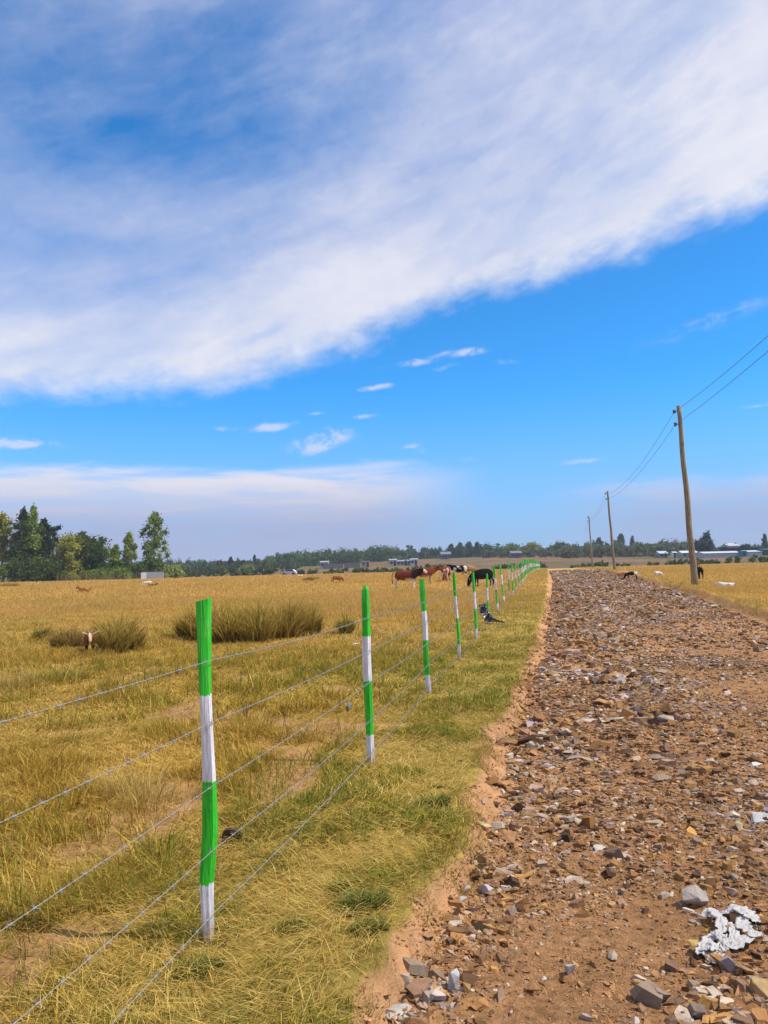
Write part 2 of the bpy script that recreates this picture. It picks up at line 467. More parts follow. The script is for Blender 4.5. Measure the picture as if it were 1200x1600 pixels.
def build_road():
    ys = np.concatenate([np.linspace(-4, 1.5, 30)[:-1], np.geomspace(1.5, 122, 420)])
    ts = np.linspace(0, 1, 110)
    Yg, T = np.meshgrid(ys, ts, indexing='ij')
    e = (es(Yg) - .12) + T * (er(Yg) - es(Yg) + .24)
    X = e + ROAD * Yg
    Z = road_z(X, Yg)
    rim = 1 - sstep(0, .03, np.minimum(T, 1 - T)); rim = np.maximum(rim, sstep(112, 118, Yg))
    Z = Z * (1 - rim) + (ground_z(X, Yg) - .05) * rim
    nT = len(ts); V = np.column_stack([X.ravel(), Yg.ravel(), Z.ravel()])
    i = np.arange(len(ys) - 1)[:, None] * nT; j = np.arange(nT - 1)[None]
    Q = np.stack([i + j, i + j + 1, i + nT + j + 1, i + nT + j], -1).reshape(-1, 4)
    x, y = V[:, 0], V[:, 1]
    n = fbm(x * .8, y * .5, 41, 4); n2 = fbm(x * 4, y * 4, 42, 4)
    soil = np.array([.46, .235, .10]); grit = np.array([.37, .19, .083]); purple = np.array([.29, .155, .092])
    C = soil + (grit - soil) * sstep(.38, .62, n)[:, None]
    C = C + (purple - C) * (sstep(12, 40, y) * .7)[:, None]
    C = C * (.8 + .4 * n2)[:, None]
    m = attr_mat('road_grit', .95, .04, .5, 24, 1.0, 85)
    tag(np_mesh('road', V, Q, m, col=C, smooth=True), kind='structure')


build_ground(); build_road()


# ------------------------------------------------------------------ grass
def blades(P, H, W, azim, lean, curl, col, tipcol):
    """five-vertex bent blades"""
    n = len(P)
    d = np.column_stack([np.cos(azim), np.sin(azim), np.zeros(n)])
    s = np.column_stack([-np.sin(azim), np.cos(azim), np.zeros(n)])
    tw = RNG.uniform(-1.2, 1.2, n)[:, None]
    s = s * np.cos(tw) + d * np.sin(tw)
    upv = np.array([0, 0, 1.0])
    mid = P + d * (H * .5 * np.sin(lean))[:, None] + upv * (H * .5 * np.cos(lean))[:, None]
    l2 = np.clip(lean + curl, 0, 2.0)
    tip = mid + d * (H * .5 * np.sin(l2))[:, None] + upv * (H * .5 * np.cos(l2))[:, None]
    w = (W / 2)[:, None] * s
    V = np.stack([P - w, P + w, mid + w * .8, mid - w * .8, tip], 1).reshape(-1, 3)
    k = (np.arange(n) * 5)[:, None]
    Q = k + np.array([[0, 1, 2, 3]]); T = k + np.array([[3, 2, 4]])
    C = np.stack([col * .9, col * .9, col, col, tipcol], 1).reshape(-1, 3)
    return V, Q, T, C


def merge(parts):
    V, Q, T, C, o = [], [], [], [], 0
    for v, q, t, c in parts:
        V.append(v); Q.append(q + o); T.append(t + o); C.append(c); o += len(v)
    return np.concatenate(V), np.concatenate(Q), np.concatenate(T), np.concatenate(C)


STRAW = np.array([[.72, .46, .06], [.78, .53, .11], [.60, .37, .05], [.44, .26, .045], [.28, .15, .04]])
GREEN = np.array([[.26, .29, .035], [.34, .34, .045], [.20, .24, .03], [.42, .37, .06]])
GOLD = np.array([[.70, .43, .14], [.76, .48, .17], [.58, .35, .10], [.46, .30, .075]])


def scatter(n, y0, y1, xl, xr):
    """n points in the wedge seen by the camera plus a margin, uniform by area"""
    y = np.sqrt(RNG.uniform(y0 ** 2, y1 ** 2, n * 3)); t = RNG.uniform(0, 1, n * 3)
    lo, hi = xl(y), xr(y)
    keep = RNG.uniform(0, 1, n * 3) < (hi - lo) / np.maximum((hi - lo).max() * y / y1, 1e-6)
    x = lo + t * (hi - lo)
    return x[keep][:n], y[keep][:n]


def grass_set(n, y0, y1, hmul, wmul, side='left', lying=False):
    if side == 'left': x, y = scatter(n, y0, y1, lambda y: -.62 * y - 1.3, lambda y: ROAD * y + edge_l(y) + .09)
    else: x, y = scatter(n, y0, y1, lambda y: ROAD * y + erg(y) - .32, lambda y: np.maximum(.62 * y + 1.3, ROAD * y + erg(y) + .3))
    e = x - ROAD * y
    dn = fbm(x / .8, y / .8, 32, 4); clump = fbm(x * 2.3, y * 2.3, 51, 3)
    keep = RNG.uniform(0, 1, len(x)) < np.clip(1.15 - 1.0 * sstep(.56, .70, dn) * (1 - sstep(8, 25, y)), .2, 1)
    if side == 'left':
        gap = edge_l(y) - e
        keep &= RNG.uniform(0, 1, len(x)) < np.clip(.45 + gap * 6, .12, 1)
    x, y, e, clump = x[keep], y[keep], e[keep], clump[keep]
    n = len(x)
    verge = (sstep(-2.6, -1.4, e) * (1 - sstep(1, 3, e)) * (1 - .75 * sstep(20, 50, y))) if side == 'left' else np.zeros(n)
    n1 = fbm(x / 3, y / 3, 52, 3); n3 = fbm(x / 7, y / 7, 53, 3)
    far = sstep(10, 32, y)
    pg = np.clip(.31 + .58 * verge + 1.1 * (n1 - .5) - .13 * far + .25 * (clump - .5), .03, .85)
    isg = RNG.uniform(0, 1, n) < pg
    col = STRAW[RNG.integers(0, len(STRAW), n)]
    gold = GOLD[RNG.integers(0, len(GOLD), n)]
    f = (far * .95 * (.75 + .5 * n3))[:, None].clip(0, 1)
    col = col * (1 - f) + gold * f
    col = np.where(isg[:, None], GREEN[RNG.integers(0, len(GREEN), n)] * (1 - .5 * f) + gold * .45 * f, col)
    col = col * (RNG.uniform(.5, 1.15, n) * (1 - far) + RNG.uniform(.8, 1.1, n) * far)[:, None]
    long_ = RNG.uniform(0, 1, n) < .10 * (1 - verge)
    H = hmul * ((.035 + .15 * sstep(.40, .72, clump)) * (1 - far) + .14 * far * (.6 + .8 * sstep(.3, .7, n3))) * RNG.uniform(.6, 1.4, n) * (1 - .35 * verge)
    H = np.where(long_ & (y < 14), H * 2.0, H)
    W = wmul * RNG.uniform(.7, 1.3, n)
    lean = np.clip(np.abs(RNG.normal(.62, .42, n)), .05, 1.35); lean = lean * (1 - .35 * far)
    azim = RNG.uniform(0, 2 * np.pi, n) * .8 + fbm(x, y, 54, 2) * 5
    if lying:                                               # flattened dead straw lying over the sward
        lean = RNG.uniform(1.0, 1.5, n); H = RNG.uniform(.05, .15, n) * hmul
        col = np.array([[.78, .53, .13], [.70, .44, .09], [.52, .31, .07], [.80, .58, .20]])[RNG.integers(0, 4, n)] * RNG.uniform(.75, 1.1, n)[:, None]
    P = np.column_stack([x, y, ground_z(x, y) - .005 + (RNG.uniform(.005, .05, n) if lying else 0)])
    return blades(P, H, W, azim, lean, RNG.uniform(.0, .5 if lying else .9, n), col, np.clip(col * 1.12, 0, .8))


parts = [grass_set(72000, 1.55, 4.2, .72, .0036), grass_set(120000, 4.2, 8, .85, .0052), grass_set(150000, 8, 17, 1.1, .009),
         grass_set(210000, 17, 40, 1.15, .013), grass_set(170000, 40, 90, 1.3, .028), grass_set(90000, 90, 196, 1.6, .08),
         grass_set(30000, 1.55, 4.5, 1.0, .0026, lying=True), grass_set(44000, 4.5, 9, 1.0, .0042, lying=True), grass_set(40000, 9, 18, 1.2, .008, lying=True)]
def bank_straw(n, y0, y1, w, h):
    y = np.sqrt(RNG.uniform(y0 ** 2, y1 ** 2, n)); x = ROAD * y + edge_l(y) + np.abs(RNG.normal(0, .10, n))
    k = fbm(x * 4, y * 4, 57, 3) > .45; x, y = x[k], y[k]; n = len(x)
    c = np.array([[.62, .42, .12], [.46, .28, .07], [.30, .19, .06], [.36, .34, .06]])[RNG.integers(0, 4, n)] * RNG.uniform(.6, 1.1, n)[:, None]
    return blades(np.column_stack([x, y, ground_z(x, y) + .002]), RNG.uniform(.4, 1.2, n) * h, np.full(n, w), RNG.uniform(0, 6.28, n), RNG.uniform(.5, 1.5, n), RNG.uniform(0, .5, n), c, c)


parts += [bank_straw(5500, 1.6, 7, .003, .08), bank_straw(4000, 7, 18, .006, .10)]
V, Q, T, C = merge(parts)
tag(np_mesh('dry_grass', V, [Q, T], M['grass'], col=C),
    'golden dry grass covering the fenced pasture and verge left of the gravel road', 'grass', kind='stuff')
parts = [grass_set(36000, 19, 40, 1.15, .013, 'right'), grass_set(80000, 40, 90, 1.3, .028, 'right'), grass_set(60000, 90, 192, 1.6, .08, 'right')]
V, Q, T, C = merge(parts)
tag(np_mesh('pasture_grass', V, [Q, T], M['grass'], col=C),
    'golden dry grass covering the pasture right of the gravel road', 'grass', kind='stuff')


def tussock(name, label, cat, spots, h, n, low, high, spread=.22, group=None, w=.008, lean_sd=.32):
    """one clump of tall grass: spots = list of (x, y, radius)"""
    x0, y0 = spots[0][0], spots[0][1]
    loc = Vector((x0, y0, gz(x0, y0)))
    P, K = [], []
    for k in range(n):
        sx, sy, sr = spots[k % len(spots)]
        a = random.uniform(0, 6.283); rr = sr * math.sqrt(random.random())
        P.append((sx + math.cos(a) * rr, sy + math.sin(a) * rr)); K.append((a, rr / sr))
    P = np.array(P); K = np.array(K)
    Z = ground_z(P[:, 0], P[:, 1]) - .01
    edge = 1 - K[:, 1] * .45
    var = .55 + .75 * fbm(P[:, 0] * 3.1, P[:, 1] * 3.1, 61, 3)
    H = h * edge * var * RNG.uniform(.55, 1.15, n)
    lean = np.abs(RNG.normal(.12, lean_sd, n)) * .8 + K[:, 1] * .25
    az_ = K[:, 0] + RNG.normal(0, .9, n)
    low = np.array(low); high = np.array(high)
    f = np.clip(RNG.normal(.45, .3, n), 0, 1)[:, None]
    c = low * (1 - f) + high * f
    c *= RNG.uniform(.7, 1.2, n)[:, None]
    V, Q, T, C = blades(np.column_stack([P, Z]) - np.array(loc), H, np.full(n, w) * RNG.uniform(.7, 1.4, n), az_, lean, RNG.uniform(.1, .8, n), c, np.clip(c * .4 + high * .85, 0, .8))
    o = np_mesh(name, V, [Q, T], M['grass'], col=C); o.location = loc
    return tag(o, label, cat, group)


TG = 'tussocks of tall grass standing in the pasture'
cl = [spot(px, py) for px, py in ((325, 1000), (360, 1004), (400, 1003), (440, 998), (475, 992), (345, 990), (420, 990), (380, 988), (460, 984), (305, 996))]
tussock('grass_tussock', 'broad row of tall olive grass tussocks just behind the nearest two fence posts', 'grass tussock', [(x, y, .40) for x, y in cl], 1.22, 4600, (.085, .062, .018), (.52, .35, .065), w=.024, group=TG)
x, y = spot(541, 990); tussock('grass_tussock', 'small narrow upright dark grass tussock left of the second post', 'grass tussock', [(x, y, .15)], .70, 420, (.07, .075, .02), (.42, .33, .06), w=.024, group=TG)
c2 = [spot(px, py) for px, py in ((178, 1020), (200, 1016), (160, 1004), (188, 1006))]
tussock('grass_tussock', 'dark bushy grass tussock right of the brown and white goat', 'grass tussock', [(x, y, .26) for x, y in c2], .92, 2000, (.085, .065, .018), (.50, .34, .065), w=.024, group=TG)
x, y = spot(128, 1026); tussock('grass_tuft', 'straggly brown grass tuft at the feet of the brown and white goat', 'grass tuft', [(x, y, .22), (x + .35, y + .05, .14)], .26, 320, (.16, .12, .03), (.56, .40, .09), w=.016)
x, y = spot(112, 1014); tussock('grass_tussock', 'loose brownish grass tussock left of the brown and white goat', 'grass tussock', [(x, y, .24), (x - .25, y + .1, .2)], .62, 1100, (.12, .085, .03), (.52, .34, .09), w=.022, group=TG)
x, y = spot(68, 1000); tussock('grass_tussock', 'small lone dark tussock near the left edge of the pasture', 'grass tussock', [(x, y, .24)], .44, 520, (.10, .10, .02), (.46, .34, .07), w=.022, group=TG)
x, y = spot(482, 909); tussock('grass_tussock', 'brownish far shrub-like tussock in the pasture left of the running calf', 'grass tussock', [(x, y, .5)], .75, 700, (.20, .13, .035), (.40, .27, .07), w=.03, group=TG)
x, y = spot(494, 907); tussock('grass_tussock', 'paler far tussock between the shrub-like one and the running calf', 'grass tussock', [(x, y, .4)], .6, 420, (.30, .21, .05), (.48, .33, .08), w=.03, group=TG)
x, y = spot(9, 917); tussock('grass_tussock', 'rust-brown mound of dry grass at the far left edge of the field', 'grass tussock', [(x, y, .75), (x + .8, y, .6)], .75, 1500, (.36, .20, .05), (.55, .34, .08), w=.03, group=TG)
x, y = spot(22, 1068); tussock('grass_tussock', 'pale golden clump of long straw at the left edge beside the topmost wire', 'grass tussock', [(x, y, .4), (x + .6, y + .3, .4), (x + .2, y - .5, .35)], .42, 1600, (.40, .28, .07), (.64, .44, .13), w=.007, group=TG, lean_sd=.7)
x, y = spot(210, 1245); tussock('grass_tussock', 'arching clump of pale straw left of the nearest post between the second and third wires', 'grass tussock', [(x, y, .24), (x + .15, y - .18, .2), (x - .2, y + .1, .2)], .40, 800, (.42, .29, .07), (.66, .46, .15), w=.004, group=TG, lean_sd=.85)
WG = 'green grass tufts on the road verge'
for px, py, rr, h, n, lab in [(668, 1262, .085, .12, 700, 'dark green grass tuft on the verge nearest the pale yellow flake of stone'),
                              (533, 1392, .06, .10, 500, 'small dark green tuft on the verge right of the nearest post'),
                              (562, 1418, .08, .13, 800, 'largest dark green grass tuft above the eroded corner of the bank'),
                              (570, 1455, .06, .10, 500, 'green tuft at the edge of the bare bank below the largest tuft'),
                              (445, 1452, .06, .07, 380, 'low spreading green tuft between the nearest post and the bank'),
                              (680, 1232, .04, .08, 240, 'tiny green tuft just beyond the dark green tuft on the verge'),
                              (300, 1520, .07, .09, 420, 'green tuft in the grass under the foot of the nearest post')]:
    x, y = spot(px, py)
    tussock('grass_tuft', lab, 'grass tuft', [(x, y, rr), (x + rr, y + rr * .4, rr * .7)], h, n, (.085, .13, .02), (.22, .25, .05), w=.0042, group=WG, lean_sd=.5)
x, y = spot(1068, 1104); tussock('weed', 'single small green weed growing among the stones of the road', 'weed', [(x, y, .05)], .1, 90, (.10, .19, .03), (.20, .30, .06), w=.012)


# ------------------------------------------------------------------ stones
def hull(rng, npts, flat=.45):
    bm = bmesh.new()
    for k in range(npts):
        v = Vector((rng.uniform(-1, 1), rng.uniform(-1, 1), rng.uniform(-1, 1)))
        v = v.normalized() * rng.uniform(.75, 1.05); v.z *= flat
        bm.verts.new(v)
    r = bmesh.ops.convex_hull(bm, input=bm.verts)
    bmesh.ops.delete(bm, geom=[v for v in bm.verts if not v.link_faces], context='VERTS')
    bmesh.ops.triangulate(bm, faces=bm.faces)
    bm.verts.index_update()
    V = np.array([v.co[:] for v in bm.verts]); T = np.array([[v.index for v in f.verts] for f in bm.faces])
    bm.free()
    return V, T


def flake(rng, n, chip=True):
    """an angular shard of shale: a broken polygon split along its bedding, with sheared sides"""
    ang = sorted(2 * math.pi * (k + rng.uniform(-.38, .38)) / n for k in range(n))
    rad = [rng.uniform(.6, 1.1) for _ in range(n)]
    sh = (rng.uniform(-.3, .3), rng.uniform(-.3, .3)); g = rng.uniform(.6, .95)
    V = [(r * math.cos(a), r * math.sin(a), -.5) for a, r in zip(ang, rad)]
    V += [(r * g * math.cos(a + .1) + sh[0], r * g * math.sin(a + .1) + sh[1], .5 + rng.uniform(-.25, .12)) for a, r in zip(ang, rad)]
    T = []
    for k in range(n):
        k2 = (k + 1) % n
        T += [(k, k2, n + k2), (k, n + k2, n + k)]
    T += [(n, n + k, n + k + 1) for k in range(1, n - 1)] + [(0, k + 1, k) for k in range(1, n - 1)]
    return np.array(V), np.array(T)


prng = random.Random(5)
HULLS = [flake(prng, prng.choice((4, 5, 5, 6))) for _ in range(26)] + [hull(prng, prng.choice((7, 8, 9)), .6) for _ in range(8)]
SHALE = np.array([[.44, .28, .18], [.33, .19, .115], [.52, .37, .25], [.36, .18, .07], [.44, .23, .085], [.54, .28, .09], [.22, .115, .055], [.11, .062, .036], [.62, .48, .35], [.42, .20, .075], [.31, .16, .08], [.50, .28, .12]])


def rotmats(yaw, tx, ty):
    c, s = np.cos(yaw), np.sin(yaw); z = np.zeros_like(c); o = np.ones_like(c)
    Rz = np.stack([c, -s, z, s, c, z, z, z, o], -1).reshape(-1, 3, 3)
    c, s = np.cos(tx), np.sin(tx); Rx = np.stack([o, z, z, z, c, -s, z, s, c], -1).reshape(-1, 3, 3)
    c, s = np.cos(ty), np.sin(ty); Ry = np.stack([c, z, s, z, o, z, -s, z, c], -1).reshape(-1, 3, 3)
    return Rz @ Rx @ Ry


BARE = [(*spot(965, 1500), .42), (*spot(900, 1580), .45), (*spot(1090, 1330), .16), (*spot(1020, 1440), .26), (*spot(910, 1045), .5)]


def stones(n, y0, y1, smin, smed, sig, heap=None):
    y = np.sqrt(RNG.uniform(y0 ** 2, y1 ** 2, n * 4))
    lo = es(y) - .02; hi = np.minimum(er(y) + .05, (.62 - ROAD) * y + 1.2)
    e = lo + RNG.uniform(0, 1, n * 4) * (hi - lo); x = e + ROAD * y
    keep = RNG.uniform(0, 1, len(x)) < (hi - lo) / (hi - lo).max() * (y1 / np.maximum(y, .1) if False else 1)
    dens = .25 + 1.1 * sstep(.33, .62, fbm(x * .9, y * .7, 71, 4))
    rel = e - es(y)
    dens = np.maximum(dens, np.exp(-((rel - .25) / .3) ** 2) * 1.2) + .6 * np.exp(-((rel - 1.1) / .9) ** 2)
    for bx, by, br in BARE:
        q = np.hypot(x - bx, (y - by) * .8) / br
        dens = dens * (1 - (.93 if smed > .018 else .6) * np.exp(-q ** 4))
    keep &= RNG.uniform(0, 1, len(x)) < dens
    x, y, e = x[keep][:n], y[keep][:n], e[keep][:n]
    if heap is not None:
        a, rr = RNG.uniform(0, 6.283, n), np.abs(RNG.normal(0, .5, n))
        x = heap[0] + np.cos(a) * rr * heap[2]; y = heap[1] + np.sin(a) * rr * heap[2] * 1.25; e = x - ROAD * y
    n = len(x)
    rel = e - es(y)
    size = smed * np.exp(RNG.normal(0, sig, n)) * (1.12 - .38 * sstep(1.2, 3.0, rel) * (1 - sstep(14, 30, y)))
    size = np.clip(size * .9, smin, smed * 3.2)
    sx, sy, sz = size / 2 * RNG.uniform(.9, 1.5, n), size / 2 * RNG.uniform(.5, 1.0, n), size * RNG.uniform(.12, .45, n)
    Rm = rotmats(RNG.uniform(0, 6.283, n), RNG.normal(0, .19, n), RNG.normal(0, .19, n))
    P = np.column_stack([x, y, surf(x, y) + sz * .20 + size * .10 * RNG.uniform(-.7, 1.0, n)])
    grey = fbm(x * 1.3, y * 1.0, 72, 3)
    col = SHALE[RNG.integers(0, len(SHALE), n)]
    greyc = np.array([[.44, .32, .255], [.50, .385, .315], [.33, .235, .18], [.58, .47, .385]])[np.array([0, 1, 2, 3])[RNG.integers(0, 4, n)]]
    col = np.where((RNG.uniform(0, 1, n) < np.clip((grey - .47) * 2.0 + .08 * sstep(15, 40, y), 0, .5))[:, None], greyc, col) * RNG.uniform(.5, 1.0, n)[:, None]
    Vs, Ts, Cs, o = [], [], [], 0
    hid = RNG.integers(0, len(HULLS), n)
    for h, (hv, ht) in enumerate(HULLS):
        s = np.nonzero(hid == h)[0]
        if not len(s): continue
        S = np.stack([sx[s], sy[s], sz[s]], -1)
        W = np.einsum('nij,nvj->nvi', Rm[s], hv[None] * S[:, None]) + P[s][:, None]
        Vs.append(W.reshape(-1, 3)); Cs.append(np.repeat(col[s], len(hv), 0))
        Ts.append((ht[None] + (np.arange(len(s)) * len(hv))[:, None, None]).reshape(-1, 3) + o); o += len(s) * len(hv)
    return np.concatenate(Vs), np.concatenate(Ts), np.concatenate(Cs)


Vs, Ts, Cs, o = [], [], [], 0
for a in [(30000, 1.8, 6, .005, .012, .5), (7500, 1.8, 6, .018, .034, .45), (420, 1.8, 6, .06, .075, .3),
          (30000, 6, 14, .012, .024, .45), (14000, 6, 14, .03, .048, .45), (500, 6, 14, .09, .12, .3),
          (34000, 14, 34, .03, .058, .45), (1200, 14, 34, .12, .17, .3), (20000, 34, 75, .07, .12, .4), (11000, 75, 113, .12, .20, .35),
          (170, 0, 9, .03, .055, .4, (*spot(1140, 1575), .36)), (70, 0, 9, .025, .045, .4, (*spot(1190, 1440), .22)), (90, 0, 9, .03, .05, .4, (*spot(660, 1550), .20)), (90, 0, 9, .025, .045, .4, (*spot(725, 1455), .17)),
          (90, 0, 9, .03, .05, .4, (*spot(775, 1370), .2)), (130, 0, 9, .04, .065, .4, (*spot(820, 1240), .32)), (240, 0, 9, .05, .09, .4, (*spot(864, 1160), .45)), (160, 0, 9, .06, .11, .4, (*spot(1010, 1125), .45)),
          (260, 0, 9, .07, .12, .4, (*spot(880, 1060), .6)), (200, 0, 9, .07, .13, .4, (*spot(945, 1060), .6)), (120, 0, 9, .03, .055, .4, (*spot(900, 1280), .4))]:
    v, t_, c_ = stones(*a)
    Vs.append(v); Ts.append(t_ + o); Cs.append(c_); o += len(v)
tag(np_mesh('gravel', np.concatenate(Vs), np.concatenate(Ts), M['stone'], col=np.concatenate(Cs)),
    'crushed brown and grey shale strewn over the unpaved road', 'gravel', kind='stuff')


def crumbs(n, y0, y1, smed, bank=True):
    y = np.sqrt(RNG.uniform(y0 ** 2, y1 ** 2, n)); x = ROAD * y + eg(y) - .25 + RNG.uniform(0, 1, n) * (es(y) - eg(y) + .45)
    if not bank: x = ROAD * y + es(y) + RNG.uniform(0, 1, n) * (np.minimum(er(y), .41 * y + 1.2) - es(y))
    d = drop(x, y); k = (d > .06) & (RNG.uniform(0, 1, n) < .15 + .85 * sstep(.42, .62, fbm(x * 3, y * 3, 77, 3)))
    x, y = x[k], y[k]; n = len(x)
    size = smed * np.exp(RNG.normal(0, .5, n)); S = np.column_stack([size * .5, size * RNG.uniform(.3, .5, n), size * RNG.uniform(.2, .45, n)])
    Rm = rotmats(RNG.uniform(0, 6.283, n), RNG.normal(0, .4, n), RNG.normal(0, .4, n)); P = np.column_stack([x, y, surf(x, y) + size * .08])
    col = np.array([[.43, .215, .09], [.37, .185, .08], [.47, .25, .115], [.32, .18, .095]])[RNG.integers(0, 4, n)] * RNG.uniform(.8, 1.15, n)[:, None]
    Vs, Ts, Cs, o = [], [], [], 0; hid = RNG.integers(26, len(HULLS), n)
    for h in range(26, len(HULLS)):
        hv, ht = HULLS[h]; s = np.nonzero(hid == h)[0]
        if not len(s): continue
        W = np.einsum('nij,nvj->nvi', Rm[s], hv[None] * S[s][:, None]) + P[s][:, None]
        Vs.append(W.reshape(-1, 3)); Cs.append(np.repeat(col[s], len(hv), 0)); Ts.append((ht[None] + (np.arange(len(s)) * len(hv))[:, None, None]).reshape(-1, 3) + o); o += len(s) * len(hv)
    return np.concatenate(Vs), np.concatenate(Ts), np.concatenate(Cs)


Vs, Ts, Cs, o = [], [], [], 0
for a in [(20000, 1.8, 6, .011), (1600, 1.8, 6, .028), (14000, 6, 14, .022), (1500, 6, 14, .05), (7000, 14, 35, .05),
          (60000, 1.8, 5, .008, False), (5000, 1.8, 5, .017, False), (40000, 5, 10, .015, False)]:
    v, t_, c_ = crumbs(*a); Vs.append(v); Ts.append(t_ + o); Cs.append(c_); o += len(v)
tag(np_mesh('soil_crumbs', np.concatenate(Vs), np.concatenate(Ts), M['stone'], col=np.concatenate(Cs)),
    'orange crumbs of dry earth on the cut bank and between the stones of the road', 'soil', kind='stuff')


def rock(label, px, py, size, col, seed, shape=(1.2, .8, .6), tilt=(0, 0), yaw=0.0, sink=.25):
    rg = random.Random(seed)
    hv, ht = hull(rg, 10, .9)
    hv = hv * np.array(shape) * size / 2
    me_v = (Matrix.Rotation(yaw, 3, 'Z') @ Matrix.Rotation(tilt[0], 3, 'X') @ Matrix.Rotation(tilt[1], 3, 'Y'))
    hv = hv @ np.array(me_v).T
    hv[:, 2] -= hv[:, 2].min() * (1 - 0) + 0
    x, y = spot(px, py)
    c = np.array(col)[None] * np.array([rg.uniform(.85, 1.15) for _ in hv])[:, None]
    ob = np_mesh('stone', hv - np.array([0, 0, sink * size * .5]), ht, M['rock'], col=c)
    bv = ob.modifiers.new('worn_edges', 'BEVEL'); bv.width = size * .012; bv.segments = 1; bv.limit_method = 'ANGLE'
    ob.location = (x, y, gz(x, y))
    return tag(ob, label, 'stone', 'large stones lying on the gravel road')


GREY, LILAC, WHITE_, OCHRE, BROWN, DARKB, TAN = (.34, .28, .24), (.36, .28, .28), (.48, .42, .37), (.46, .25, .07), (.29, .175, .10), (.12, .085, .07), (.45, .34, .20)
rock('large pale grey slab leaning just above the torn white plastic', 1088, 1412, .165, (.36, .29, .25), 3, (1.15, .8, .62), (.5, .1), .5)
rock('blocky yellow ochre stone at the left rim of the torn white plastic', 1083, 1478, .065, (.52, .36, .12), 4, (1, .8, .9))
rock('upright pale grey stone standing in the heap at the foot of the bank', 711, 1548, .11, (.44, .40, .38), 5, (.7, .55, 1.2))
rock('flat white topped slab at the bottom end of the bank', 625, 1580, .13, WHITE_, 6, (1.2, .8, .4), (.3, 0), .6)
rock('dark brown tilted slab above the white topped slab at the bank', 642, 1552, .12, (.17, .11, .075), 7, (1.3, .6, .5), (.2, .1), -.6)
rock('bright orange ochre stone in the heap along the bank', 722, 1470, .095, OCHRE, 8, (1, .9, .9))
rock('pale cream stone resting above the orange ochre stone', 713, 1446, .085, (.50, .45, .36), 9, (1.2, .9, .6))
rock('tall grey stone with a bright white face at the bank side of the road', 757, 1395, .13, (.50, .47, .46), 10, (1.0, .7, .8), (.3, .5), .5)
rock('whitish broken stone at the tip of the bare bank', 722, 1412, .085, (.50, .46, .42), 11, (1.1, .8, .7))
rock('rusty orange brown boulder at the left rim of the gravel', 792, 1312, .17, (.36, .19, .085), 12, (1.25, .8, .62), (.2, .1), .3)
rock('thin pale yellow flake lying on the bare earth bank', 753, 1290, .12, (.58, .46, .24), 13, (1.4, .5, .16), (.1, .2), -.5, .1)
rock('rounded light grey stone alone on the bare orange soil', 893, 1522, .075, (.46, .41, .36), 14, (.9, .7, 1.0))
rock('small white pebble on the bare orange soil left of the rounded grey stone', 849, 1530, .04, (.62, .59, .54), 15, (1.1, .9, .7))
rock('brown grey angular stone at the bottom rim of the bare soil', 1033, 1566, .095, (.28, .215, .16), 16, (1.1, .8, .9), (.2, .4), .4)
rock('lilac grey stone just below the torn white plastic', 1136, 1516, .10, LILAC, 17, (.9, .9, .9))
rock('smooth white oval stone in the bottom right heap', 1118, 1568, .075, (.56, .53, .50), 18, (1.3, .7, .6))
rock('orange stone in the bottom right heap right of the white oval', 1153, 1572, .075, OCHRE, 19, (1.1, .8, .8))
rock('tan brown block at the right edge above the orange stone', 1188, 1552, .11, (.42, .27, .12), 20, (1, .9, .9))
rock('brown slab right below the torn white plastic', 1168, 1518, .12, (.33, .20, .10), 21, (1.2, .8, .5), (.2, .1), .2)
rock('dark brown stone at the bottom edge of the right heap', 1090, 1590, .10, (.22, .155, .11), 22, (1.1, .9, .8))
rock('pale grey slab at the right edge of the road', 1187, 1282, .17, (.48, .44, .41), 23, (1.3, .9, .45), (.3, 0), .2)
rock('flat tan slab in the middle of the gravel', 1028, 1288, .17, TAN, 24, (1.4, .8, .32), (.15, 0), .1)
rock('pale flat triangular slab left of the tan slab', 938, 1326, .12, (.50, .44, .38), 25, (1.3, .7, .35), (.3, .1), .4)
rock('lilac square stone among brown gravel', 950, 1290, .09, LILAC, 26, (1.1, .9, .5))
rock('long white slab leaning across the middle of the gravel', 918, 1128, .26, (.44, .38, .33), 27, (1.8, .5, .3), (.3, .1), .5)
rock('stack of whitish flat slabs in the middle distance of the road', 1008, 1120, .26, (.44, .39, .35), 28, (1.6, .8, .35), (.1, .1), .1)
rock('dark brown boulder behind the stack of whitish slabs', 1033, 1185, .22, DARKB, 29, (1.4, .7, .5), (.1, .1), .1)
rock('lilac slab at the left rim of the gravel beside the bank', 830, 1135, .22, (.34, .26, .25), 30, (1.4, .8, .4), (.2, .2), .7)
rock('dark stones lump at the left rim beside the verge', 862, 1022, .28, DARKB, 31, (1.2, .8, .6))
rock('brown boulder on the crown of the road in the middle distance', 943, 1066, .34, (.20, .14, .115), 32, (1.2, .8, .5))
rock('dark stone lying on the right half of the road', 1155, 1044, .22, DARKB, 33, (1.3, .8, .5))
rock('buff block at the right side near the pale slab', 1154, 1296, .10, (.50, .38, .22), 34, (1, .8, .9), (0, .2), .6)


